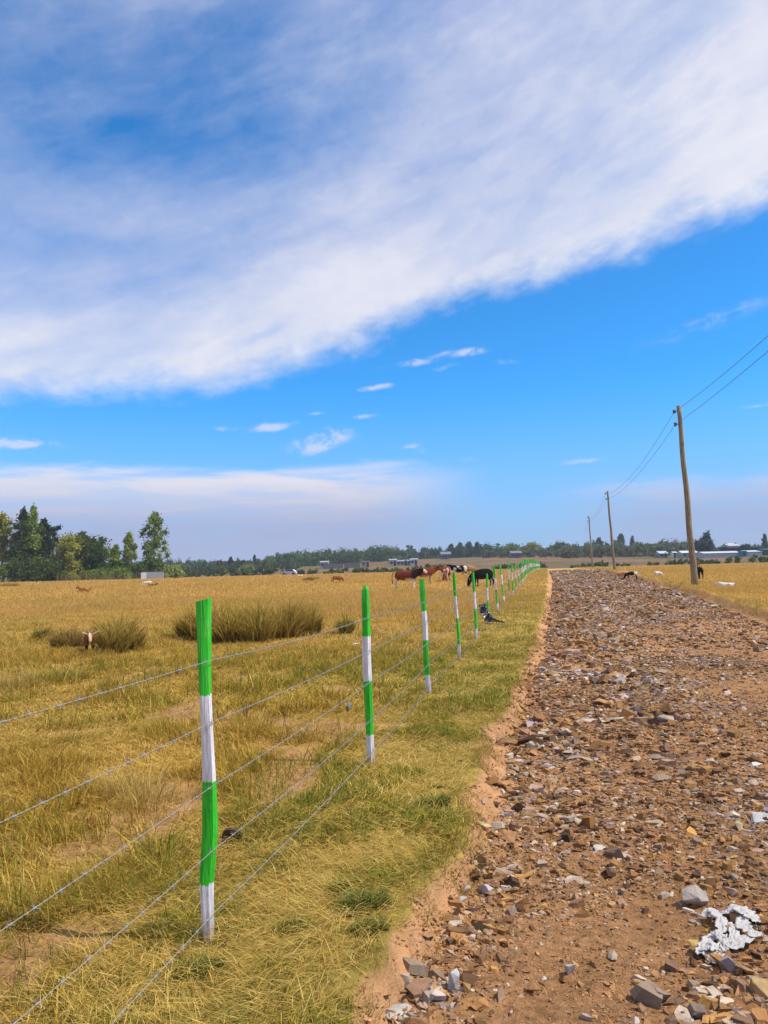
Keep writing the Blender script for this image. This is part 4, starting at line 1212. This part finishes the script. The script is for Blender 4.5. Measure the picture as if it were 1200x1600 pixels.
ob.name = 'dung_lump'; ob['category'] = 'dung'; del ob['group']
bm_ = ob.modifiers.new('soft', 'SUBSURF'); bm_.levels = 1; bm_.render_levels = 2
ob = rock('clod of dark soil beside the foot of the nearest post', 346, 1478, .06, (.12, .075, .045), 52, (1.1, .8, .7)); ob.name = 'soil_clod'; ob['category'] = 'soil clod'; del ob['group']


# ------------------------------------------------------------------ trees
def leaf_quads(rng, centres, radii, per, size, c_lo, c_hi):
    n = len(centres) * per
    d = rng.normal(0, 1, (n, 3)); d /= np.linalg.norm(d, axis=1)[:, None]
    rad = np.minimum(np.abs(rng.normal(0, .72, n)) + .12, 1.75)
    P = np.repeat(centres, per, 0) + d * rad[:, None] * np.repeat(radii, per, 0)
    a = rng.normal(0, 1, (n, 3)); a /= np.linalg.norm(a, axis=1)[:, None]
    b = np.cross(a, rng.normal(0, 1, (n, 3))); b /= np.linalg.norm(b, axis=1)[:, None]
    s = (size * rng.uniform(.6, 1.4, n))[:, None]
    V = np.stack([P - a * s, P + b * s * .5, P + a * s, P - b * s * .5], 1).reshape(-1, 3)
    Q = np.arange(n * 4).reshape(-1, 4)
    f = np.repeat(rng.uniform(0, 1, len(centres)), per) * .65 + rng.uniform(0, .35, n)
    c = np.array(c_lo) * (1 - f)[:, None] + np.array(c_hi) * f[:, None]
    return V, Q, np.repeat(c, 4, 0)


def crown_shape(rng, kind, h, w, base_h):
    """clump centres and radii (metres, local)"""
    cs, rs = [], []
    if kind == 'cone':
        n = 46
        for k in range(n):
            t = (k + .5) / n; z = base_h + (h - base_h) * t * .98
            rr = w / 2 * (1 - t) ** .75 + .18
            a = rng.uniform(0, 6.283); q = rr * rng.uniform(.2, 1.0)
            cs.append((math.cos(a) * q, math.sin(a) * q, z)); rs.append((rr * .34 + .2, rr * .34 + .2, (h - base_h) * .055 + .1))
    elif kind == 'euc':
        n = 84
        for k in range(n):
            t = rng.uniform(0, 1); z = base_h + (h - base_h) * t
            rr = w / 2 * (.35 + .75 * math.sin(math.pi * min(t * .9 + .12, 1)))
            a = rng.uniform(0, 6.283); q = rr * rng.uniform(.1, .9)
            s = w * rng.uniform(.06, .115)
            cs.append((math.cos(a) * q, math.sin(a) * q, z - s * .3)); rs.append((s, s, s * 1.25))
    elif kind == 'round':
        n = 46
        for k in range(n):
            v = rng.normal(0, 1, 3); v /= np.linalg.norm(v); v *= rng.uniform(.45, .86)
            zc = (h + base_h) / 2
            cs.append((v[0] * w / 2, v[1] * w / 2, zc + v[2] * (h - base_h) / 2)); s = w * rng.uniform(.11, .20)
            rs.append((s, s, s * .9))
    else:                                                   # wispy: tufts on a few bare limbs
        n = 15
        for k in range(n):
            t = rng.uniform(.15, 1); z = base_h + (h - base_h) * t
            a = rng.uniform(0, 6.283); q = w / 2 * rng.uniform(.1, .85) * (1.1 - .45 * t); s = w * rng.uniform(.09, .17)
            cs.append((math.cos(a) * q, math.sin(a) * q, z)); rs.append((s, s, s * .8))
    return np.array(cs), np.array(rs)


def tree(name, label, x, y, h, w, kind, c_lo, c_hi, seed, base_f=.2, per=150, leaf=.26, group=None, lean=0.0):
    rng = np.random.default_rng(seed)
    root = empty(name, (x, y, float(base(np.array([x]), np.array([y]))[0]))); tag(root, label, 'tree', group)
    cs, rs = crown_shape(rng, kind, h, w, h * base_f)
    cs[:, 0] += lean * (cs[:, 2] / h) ** 1.5 * h
    mb = MB(); top = h * (.93 if kind == 'cone' else .8)
    n = 9
    trunk = [Vector((lean * (i / n * top / h) ** 1.5 * h + .02 * h * .4 * math.sin(i * 1.1 + seed), .01 * h * math.cos(i + seed), top * i / n - (.2 if i == 0 else 0))) for i in range(n + 1)]
    mb.tube(trunk, [max(.03, h * .021 * (1 - .88 * i / n)) for i in range(n + 1)], 7)
    for k in rng.choice(len(cs), min(11, len(cs)), replace=False):
        c = Vector(cs[k]); i = min(n, max(1, int((c.z - h * .13) / top * n)))
        p = trunk[i]
        if (c - p).length > .25: mb.tube([p, p.lerp(c, .5) + Vector((0, 0, -.04 * h * .3)), c], [h * .0085, h * .006, h * .002], 5)
    mb.build('trunk', M['bark'], root, True)
    V, Q, C = leaf_quads(rng, cs, rs, per, leaf, c_lo, c_hi)
    V[:, 2] = np.maximum(V[:, 2], .12)
    np_mesh('crown', V, Q, M['leaf'], root, C)
    return root


def shrub(name, label, cat, x, y, h, w, d, c_lo, c_hi, seed, n=16, per=120, leaf=.18, group=None):
    rng = np.random.default_rng(seed)
    u = rng.uniform(-.5, .5, n); z = rng.uniform(.15, .8, n) * h * (1 - .5 * (2 * np.abs(u)) ** 2)
    cs = np.column_stack([u * w, rng.uniform(-.5, .5, n) * d, z]); s = h * rng.uniform(.20, .36, n)
    bx = x + cs[:, 0]; by = y + cs[:, 1]
    z0 = float(base(np.array([x]), np.array([y]))[0])
    cs[:, 2] += base(bx, by) - z0
    V, Q, C = leaf_quads(rng, cs, np.column_stack([s * max(1, w / n / h * 2.2), s, s]), per, leaf, c_lo, c_hi)
    o = np_mesh(name, V, Q, M['leaf'], None, C); o.location = (x, y, z0)
    return tag(o, label, cat, group)


DG, MG, OL, PG = ((.028, .055, .014), (.16, .22, .04)), ((.085, .15, .02), (.34, .43, .055)), ((.13, .145, .022), (.44, .43, .065)), ((.14, .18, .04), (.44, .5, .12))
LT = 'trees of the grove at the left edge of the pasture'
def bx_(px, y): return bearing(px) * y
tree('eucalyptus_tree', 'thin sparse eucalyptus at the left edge of the grove', bx_(4, 150), 150, 13.4, 5.4, 'euc', *OL, 1, .35, 110, .24, LT)
tree('conifer_tree', 'tallest dense conifer of the grove with a pointed top', bx_(49, 150), 150, 14.6, 7.6, 'cone', *MG, 2, .06, 150, .28, LT)
tree('conifer_tree', 'second pointed conifer crowding the left side of the tallest one', bx_(36, 149), 149, 14.0, 7.0, 'cone', (.03, .055, .014), (.11, .14, .03), 3, .06, 150, .28, LT)
tree('conifer_tree', 'shorter conifer right of the tallest one', bx_(68, 151), 151, 12.2, 7.0, 'cone', (.022, .045, .016), (.075, .11, .03), 4, .05, 150, .28, LT)
tree('eucalyptus_tree', 'thin wispy dark treetop behind the conifers', bx_(82, 153), 153, 11.8, 5.0, 'wispy', (.02, .035, .02), (.06, .08, .04), 5, .25, 130, .24, LT)
tree('broadleaf_tree', 'olive yellow rounded tree in the middle of the grove', bx_(108, 147), 147, 9.3, 6.4, 'round', *OL, 6, .12, 150, .25, LT)
tree('broadleaf_tree', 'dark full crowned tree right of the olive yellow tree', bx_(146, 150), 150, 9.8, 6.6, 'round', *DG, 7, .12, 150, .26, LT)
tree('broadleaf_tree', 'dark green shoulder tree between the two rounded trees', bx_(129, 152), 152, 9.2, 6.0, 'euc', *DG, 8, .1, 130, .26, LT)
tree('broadleaf_tree', 'small pointed green tree right of the dark full crowned tree', bx_(181, 148), 148, 6.6, 3.7, 'cone', *MG, 9, .08, 90, .24, LT)
tree('eucalyptus_tree', 'slim pale green tree with separate tufts left of the big eucalyptus', bx_(201, 149), 149, 9.0, 3.2, 'euc', *PG, 10, .22, 90, .22, LT, .02)
tree('eucalyptus_tree', 'big leaning eucalyptus standing above the white metal fence', bx_(240, 153), 153, 12.8, 6.6, 'euc', (.07, .125, .035), (.33, .42, .09), 11, .16, 95, .24, LT, .015)
SG = 'shrubs growing under the grove'
for k, (px, yy, h, w, lab, cc) in enumerate([(8, 146, 4.6, 6, 'very dark shrub under the sparse eucalyptus at the left edge', DG), (36, 145, 5.2, 8, 'very dark shrub under the tallest conifer', DG),
                                            (74, 145, 4.8, 7, 'dark shrub mass right of the conifers', DG), (104, 146, 3.0, 4, 'olive shrub under the olive yellow tree', OL), (138, 148, 3.2, 5, 'green shrub under the dark full crowned tree', MG),
                                            (166, 147, 3.0, 4.2, 'bright green shrub under the pointed green tree', MG), (190, 147, 2.8, 3.6, 'green shrub left of the slim pale tree', MG), (212, 150, 3.6, 4.4, 'dark shrub behind the left end of the white metal fence', DG),
                                            (231, 156, 3.6, 3.0, 'brown green shrub under the big eucalyptus', OL), (268, 158, 2.8, 4, 'grey green shrub right of the white metal fence', PG)]):
    shrub('shrub', lab, 'shrub', bx_(px, yy), yy, h, w, 3.0, *cc, 40 + k, 16, 120, .24, SG)

# stick fence and metal sheets below the grove
mb = MB(); mb.c = (.20, .14, .08)
for i in range(90):
    px = 88 + i * 1.5; yy = 143.6 + random.uniform(-.1, .1); x = bx_(px, yy); z = float(base(np.array([x]), np.array([yy]))[0]); hh = random.uniform(.9, 1.7)
    mb.c = random.choice([(.20, .14, .08), (.28, .2, .12), (.14, .10, .07)])
    mb.tube([(x, yy, z - .1), (x + random.uniform(-.1, .1), yy, z + hh)], [.04, .025], 5)
tag(mb.build('stick_fence', M['wall']), 'brown fence of upright sticks under the trees of the grove', 'fence')
xa, xb, yy = bx_(220.5, 143), bx_(256, 143), 143
zf = float(base(np.array([xa]), np.array([yy]))[0])
root = empty('metal_fence', ((xa + xb) / 2, yy, zf)); tag(root, 'white and grey corrugated metal fence below the big eucalyptus', 'fence')
W_ = xb - xa
mb = MB(); mb.c = (.42, .44, .50)
nr = 30; xs = [-W_ / 2 + 1.05 + (W_ - 1.05) * i / nr for i in range(nr + 1)]
for i in range(nr): mb.box(((xs[i] + xs[i + 1]) / 2, .03 * (i % 2), .66), (xs[i + 1] - xs[i] - .002, .03, 1.36))
mb.build('corrugated_sheet', M['wall'], root)
mb = MB(); mb.c = (.78, .78, .80); mb.box((-W_ / 2 + .5, -.05, .68), (1.0, .05, 1.30)); mb.build('white_panel', M['wall'], root)
mb = MB(); mb.c = (.3, .3, .32); mb.box((0, .04, 1.37), (W_, .06, .06)); mb.build('top_rail', M['wall'], root)

# far ridge: lone trees that stand out
FT = 'lone trees standing out along the far ridge'
def far_tree(label, px, top, r_, w_px, kind, cc, seed, name='far_tree', bf=.15):
    b = bearing(px); y = r_ / math.hypot(1, b); x = b * y
    z = float(base(np.array([x]), np.array([y]))[0])
    d = ray(px, top); H = EYE + d[2] / d[1] * y - z
    tree(name, label, x, y, max(H, 3), w_px * r_ / 1200, kind, *cc, seed, bf, 60, .45 * r_ / 430, FT)
BLUEG = ((.038, .068, .034), (.13, .185, .075)); RUST = ((.09, .045, .03), (.18, .09, .055))
far_tree('pair-like tall wispy eucalyptus rising above the ridge over the brown cows', 638, 853, 455, 8, 'wispy', BLUEG, 101, bf=.35)
far_tree('second tall wispy eucalyptus just right of the first above the cows', 644, 853, 458, 7, 'wispy', BLUEG, 102, bf=.35)
far_tree('small lone crown on a thin trunk left of the dark eucalyptus cluster', 672, 858, 450, 8, 'wispy', BLUEG, 103, bf=.5)
far_tree('leftmost dark eucalyptus of the cluster behind the black cattle', 706, 851, 430, 13, 'euc', BLUEG, 104)
far_tree('broad dark eucalyptus of the cluster behind the black cattle', 720, 849, 428, 17, 'euc', BLUEG, 105)
far_tree('dark eucalyptus with split crown in the cluster left of the fence top', 734, 848, 432, 15, 'euc', BLUEG, 106)
far_tree('rightmost dark eucalyptus of the cluster behind the black cattle', 748, 848, 430, 14, 'euc', BLUEG, 107)
far_tree('narrow pointed cypress right of the dark eucalyptus cluster', 760, 851, 440, 4, 'cone', BLUEG, 108, 'cypress_tree')
far_tree('broad green tree above the far end of the fence', 800, 848, 420, 26, 'round', MG, 109)
far_tree('rounded pale green tree right of the far fence end', 833, 847, 425, 24, 'round', OL, 110)
far_tree('dome shaped tree left of the farthest utility pole', 882, 846, 430, 14, 'round', BLUEG, 111)
far_tree('tall round headed tree between the far poles', 938, 841, 440, 13, 'euc', BLUEG, 112, bf=.3)
far_tree('tall tree with a knobbly crown just right of the second pole', 972, 835, 440, 11, 'euc', BLUEG, 113, bf=.35)
far_tree('pointed tree right of the knobbly crowned tree', 990, 838, 445, 9, 'cone', BLUEG, 114)
far_tree('huge dark domed tree towering over the right farm', 1106, 826, 330, 19, 'round', ((.015, .040, .03), (.05, .09, .055)), 115, bf=.05)
far_tree('dark bushy tree filling the gap left of the huge domed tree', 1090, 842, 330, 26, 'round', ((.018, .035, .025), (.05, .075, .04)), 116, bf=.05)
far_tree('small dark tree beside the right farm buildings', 1165, 849, 335, 14, 'round', ((.018, .04, .022), (.05, .085, .04)), 117, bf=.05)
far_tree('dark conifer at the right edge of the ridge', 1197, 835, 380, 9, 'cone', BLUEG, 118, 'conifer_tree', .05)
far_tree('rusty brown tree on the left part of the ridge', 361, 871, 330, 10, 'euc', RUST, 119)
far_tree('paler rusty tree left of the rusty brown tree', 344, 875, 335, 11, 'round', RUST, 120)
far_tree('thin dark cypress above the left part of the ridge', 398, 868, 360, 4, 'cone', BLUEG, 121, 'cypress_tree')
far_tree('small pointed tree left of the rusty trees', 320, 876, 345, 9, 'cone', BLUEG, 122)
far_tree('tall tree rising at the left end of the wooded ridge', 592, 856, 455, 14, 'euc', BLUEG, 123)
far_tree('pale bushy tree below the ridge right of the rusty trees', 385, 884, 290, 22, 'round', PG, 124, bf=.02)


def woodland(name, label, specs, seed):
    rng = np.random.default_rng(seed); Vs, Qs, Cs, o = [], [], [], 0
    for (px0, px1, r0, r1, n, h0, h1, lo, hi, per) in specs:
        for k in range(n):
            px = rng.uniform(px0, px1); r_ = rng.uniform(r0, r1); b = bearing(px); y = r_ / math.hypot(1, b); x = b * y
            z = float(base(np.array([x]), np.array([y]))[0]); h = rng.uniform(h0, h1) * .86; w = h * rng.uniform(.5, 1.0)
            nc = rng.integers(5, 9)
            kind = rng.integers(0, 3)
            v = rng.normal(0, 1, (nc, 3)); v /= np.linalg.norm(v, axis=1)[:, None]; v *= rng.uniform(.2, .8, nc)[:, None]
            if kind == 0: w *= .6
            cs = np.column_stack([x + v[:, 0] * w / 2, y + v[:, 1] * w / 2, z + h * .55 + v[:, 2] * h * .45])
            cs = np.vstack([cs, np.column_stack([x + rng.uniform(-.9, .9, 3) * w, y + rng.uniform(-.5, .5, 3) * w, z + h * rng.uniform(.02, .2, 3)])]); nc += 3
            s = w * rng.uniform(.16, .28, nc)
            tint = rng.uniform(.65, 1.25); 
            V, Q, C = leaf_quads(rng, cs, np.column_stack([s, s, s * 1.1]), per, .5 * r_ / 430, np.array(lo) * tint, np.array(hi) * tint)
            Vs.append(V); Qs.append(Q + o); Cs.append(C); o += len(V)
    ob = np_mesh(name, np.concatenate(Vs), np.concatenate(Qs), M['leaf'], None, np.concatenate(Cs))
    return tag(ob, label, 'woodland', kind='stuff')


woodland('woodland', 'dense far woodland running along the whole ridge', [
    (-80, 300, 380, 520, 150, 5, 10, *BLUEG, 40), (270, 460, 300, 480, 190, 3, 7, (.05, .08, .03), (.15, .20, .075), 40), (420, 620, 360, 500, 260, 5, 10, (.05, .09, .03), (.16, .22, .07), 40),
    (600, 880, 430, 540, 250, 5, 10.5, *BLUEG, 40), (860, 1100, 415, 520, 240, 5, 9.5, (.05, .085, .04), (.16, .21, .08), 40), (1080, 1300, 430, 540, 120, 3, 6.5, *BLUEG, 40)], 201)
woodland('scrub', 'olive thorn scrub on the slope below the right part of the ridge', [
    (880, 1085, 335, 415, 150, 3.5, 7, (.075, .085, .035), (.22, .23, .09), 46), (760, 880, 370, 415, 45, 3, 6, (.08, .09, .035), (.22, .23, .085), 40),
    (270, 420, 225, 300, 34, 1.6, 3.4, (.05, .06, .022), (.15, .15, .05), 40)], 202)

HG = 'low hedges along the far edge of the pasture'
rngs = 500
for lab, px0, px1, r_, h in [('dark green hedge behind the brown calf along the far pasture edge', 455, 640, 212, 1.5), ('low green hedge along the left part of the far pasture edge', 275, 400, 215, 1.6),
                             ('olive hedge strip between the cows and the white sheds', 640, 715, 240, 1.7), ('bright green hedge at the far end of the right pasture', 1113, 1240, 205, 2.0),
                             ('low broken green hedge behind the nearest utility pole', 1010, 1105, 210, 1.5), ('low green hedge beside the two far utility poles', 895, 985, 200, 1.3),
                             ('low dark bushes right of the far fence end', 770, 850, 230, 1.8), ('short dark hedge piece before the white cars', 408, 448, 225, 2.0)]:
    rngs += 1
    xa, xb = bx_(px0, r_), bx_(px1, r_)
    shrub('hedge', lab, 'hedge', (xa + xb) / 2, r_ + random.uniform(-3, 3), h, xb - xa, 3.5, (.05, .075, .016), (.17, .21, .04), rngs, max(10, int((xb - xa) * 2.0)), 60, .34, HG)


# ------------------------------------------------------------------ far buildings
def house(name, label, px0, px1, r_, h, roof_h, wall_c, roof_c, depth=6.0, openings=3, cat='building', flat=False, door=True):
    xa, xb = bx_(px0, r_), bx_(px1, r_); xc = (xa + xb) / 2; W = xb - xa
    z = float(base(np.array([xc]), np.array([r_]))[0])
    root = empty(name, (xc, r_, z)); tag(root, label, cat)
    mb = MB(); mb.c = wall_c; mb.box((0, depth / 2, h / 2 - .3), (W, depth, h + .6)); mb.build('wall', M['wall'], root)
    if not flat:
        mb = MB(); mb.c = roof_c
        mb.prism([(-.4, h + .02), (depth / 2, h + roof_h), (depth + .4, h + .02), (depth + .4, h + .10), (depth / 2, h + roof_h + .1), (-.4, h + .10)], -W / 2 - .3, W / 2 + .3)
        mb.prism([(0, h), (depth, h), (depth / 2, h + roof_h)], -W / 2 + .01, W / 2 - .01)
        mb.build('roof', M['wall'], root)
    for k in range(openings):
        u = (k + .5) / openings * W - W / 2
        if door and k == openings // 2:
            mb = MB(); mb.c = (.05, .06, .07); mb.box((u, -.02, 1.0), (.95, .08, 2.0)); mb.build('door', M['wall'], root)
        else:
            mb = MB(); mb.c = (.05, .06, .07); mb.box((u, -.02, h * .58), (1.1, .08, h * .36)); mb.build('window', M['wall'], root)
    return root


house('grey_wall', 'long unfinished grey block wall on the far slope left of the calf', 505, 536, 300, 1.9, 0, (.16, .15, .15), (.2, .2, .2), .3, 0, 'wall', True)
house('grey_wall', 'shorter unfinished grey block wall right of the long one', 538, 563, 300, 1.9, 0, (.15, .14, .145), (.2, .2, .2), .3, 0, 'wall', True)
house('block_house', 'pinkish roofless block building right of the grey walls', 565, 578, 303, 2.4, 0, (.36, .28, .24), (.3, .3, .3), 5, 2, flat=True)
house('small_house', 'pale little house at the left end of the grey wall', 501, 513, 310, 2.4, .5, (.42, .38, .34), (.36, .36, .35), 5, 2)
house('white_shed', 'white shed with grey roof at the left end of the far shed row', 609, 620, 300, 2.2, .5, (.50, .47, .46), (.28, .31, .35), 6, 2)
house('long_shed', 'long grey roofed shed in the middle of the far shed row', 620, 643, 303, 1.6, .5, (.36, .33, .34), (.24, .28, .34), 7, 4)
house('white_shed', 'bright white shed at the right end of the far shed row', 642, 653, 298, 2.3, .4, (.58, .56, .54), (.36, .36, .38), 6, 2)
house('farm_house', 'grey roofed house among the trees above the black cattle', 690, 705, 375, 2.4, 1.3, (.15, .15, .15), (.17, .185, .21), 8, 3)
house('farm_house', 'grey roofed house among the trees above the far fence end', 800, 816, 350, 2.2, 1.1, (.15, .14, .13), (.17, .17, .18), 8, 3)
house('white_shed', 'white roofed shed left of the nearest utility pole on the far slope', 1067, 1091, 300, 1.8, .9, (.34, .33, .32), (.55, .55, .54), 6, 3)
house('white_hut', 'tiny white hut left of the white roofed shed', 1053, 1058, 300, 2.0, .4, (.7, .7, .68), (.6, .6, .6), 3, 1)
house('blue_roofed_house', 'small house with a pale blue roof left of the tiny white hut', 1032, 1044, 305, 1.6, 1.0, (.25, .22, .2), (.42, .50, .56), 6, 2)
house('greenhouse', 'long white plastic greenhouse at the right farm', 1101, 1158, 290, 1.5, .7, (.45, .46, .49), (.50, .51, .54), 9, 0)
house('greenhouse', 'white plastic greenhouse right of the blue tank', 1169, 1192, 288, 1.5, .6, (.45, .47, .5), (.50, .51, .54), 9, 0)
house('shade_net_house', 'black shade net house behind the white greenhouses', 1141, 1197, 304, 2.9, .6, (.02, .035, .035), (.02, .03, .032), 8, 0)
house('blue_shed', 'bright blue shed between the two white greenhouses', 1160, 1168, 284, 2.0, .1, (.02, .20, .42), (.03, .24, .46), 3, 1)
house('white_house', 'grey white house behind the greenhouses', 1141, 1158, 330, 3.4, 1.0, (.34, .34, .36), (.40, .42, .46), 8, 3)
house('white_house', 'white house on the far skyline at the right farm', 1143, 1153, 395, 3.6, 1.1, (.55, .54, .53), (.55, .5, .48), 7, 2)
house('green_shed', 'dark green shed at the far right end of the greenhouses', 1193, 1215, 288, 2.0, .5, (.03, .07, .05), (.04, .09, .07), 6, 1)


def car(label, px, r_, c, rz):
    x = bx_(px, r_); z = float(base(np.array([x]), np.array([r_]))[0]); root = empty('parked_car', (x, r_, z), rz); tag(root, label, 'car')
    mb = MB(); mb.c = c
    mb.prism([(-2.1, .35), (2.1, .35), (2.15, .8), (1.2, .92), (.6, 1.45), (-1.3, 1.45), (-1.9, .95), (-2.15, .9)], -.8, .8); mb.build('body', M['wall'], root)
    mb = MB(); mb.c = (.04, .05, .06); mb.prism([(-1.55, .98), (1.0, .98), (.55, 1.38), (-1.2, 1.38)], -.82, .82); mb.build('window', M['wall'], root)
    for sx in (-1, 1):
        for yy in (-1.35, 1.35):
            mb = MB(); mb.c = (.02, .02, .02); mb.tube([(sx * .66, yy, .33), (sx * .84, yy, .33)], .33, 12); mb.build('wheel', M['wall'], root)


car('white car parked at the far edge of the left pasture', 452, 221, (.72, .72, .72), R(80))

SC.cycles.max_bounces = 6; SC.cycles.diffuse_bounces = 3; SC.cycles.transmission_bounces = 3; SC.cycles.transparent_max_bounces = 4

# ------------------------------------------------------------------ air
me = bpy.data.meshes.new('haze'); bm = bmesh.new(); bmesh.ops.create_cube(bm, size=1.0); bm.to_mesh(me); bm.free()
hz = link('haze', me); hz.scale = (12400, 12400, 30); hz.location = (0, 0, 12.5)
hm = bpy.data.materials.new('hazy_air'); hm.use_nodes = True; nt = hm.node_tree
nt.nodes.remove(nt.nodes['Principled BSDF'])
pv = nt.nodes.new('ShaderNodeVolumePrincipled'); pv.inputs['Color'].default_value = (.80, .87, .97, 1); pv.inputs['Density'].default_value = .00030
nt.links.new(pv.outputs[0], nt.nodes['Material Output'].inputs['Volume'])
me.materials.append(hm); hz['kind'] = 'stuff'
tag(hz, 'thin bluish haze in the air over the far ridge', 'haze')
SC.cycles.volume_bounces = 0
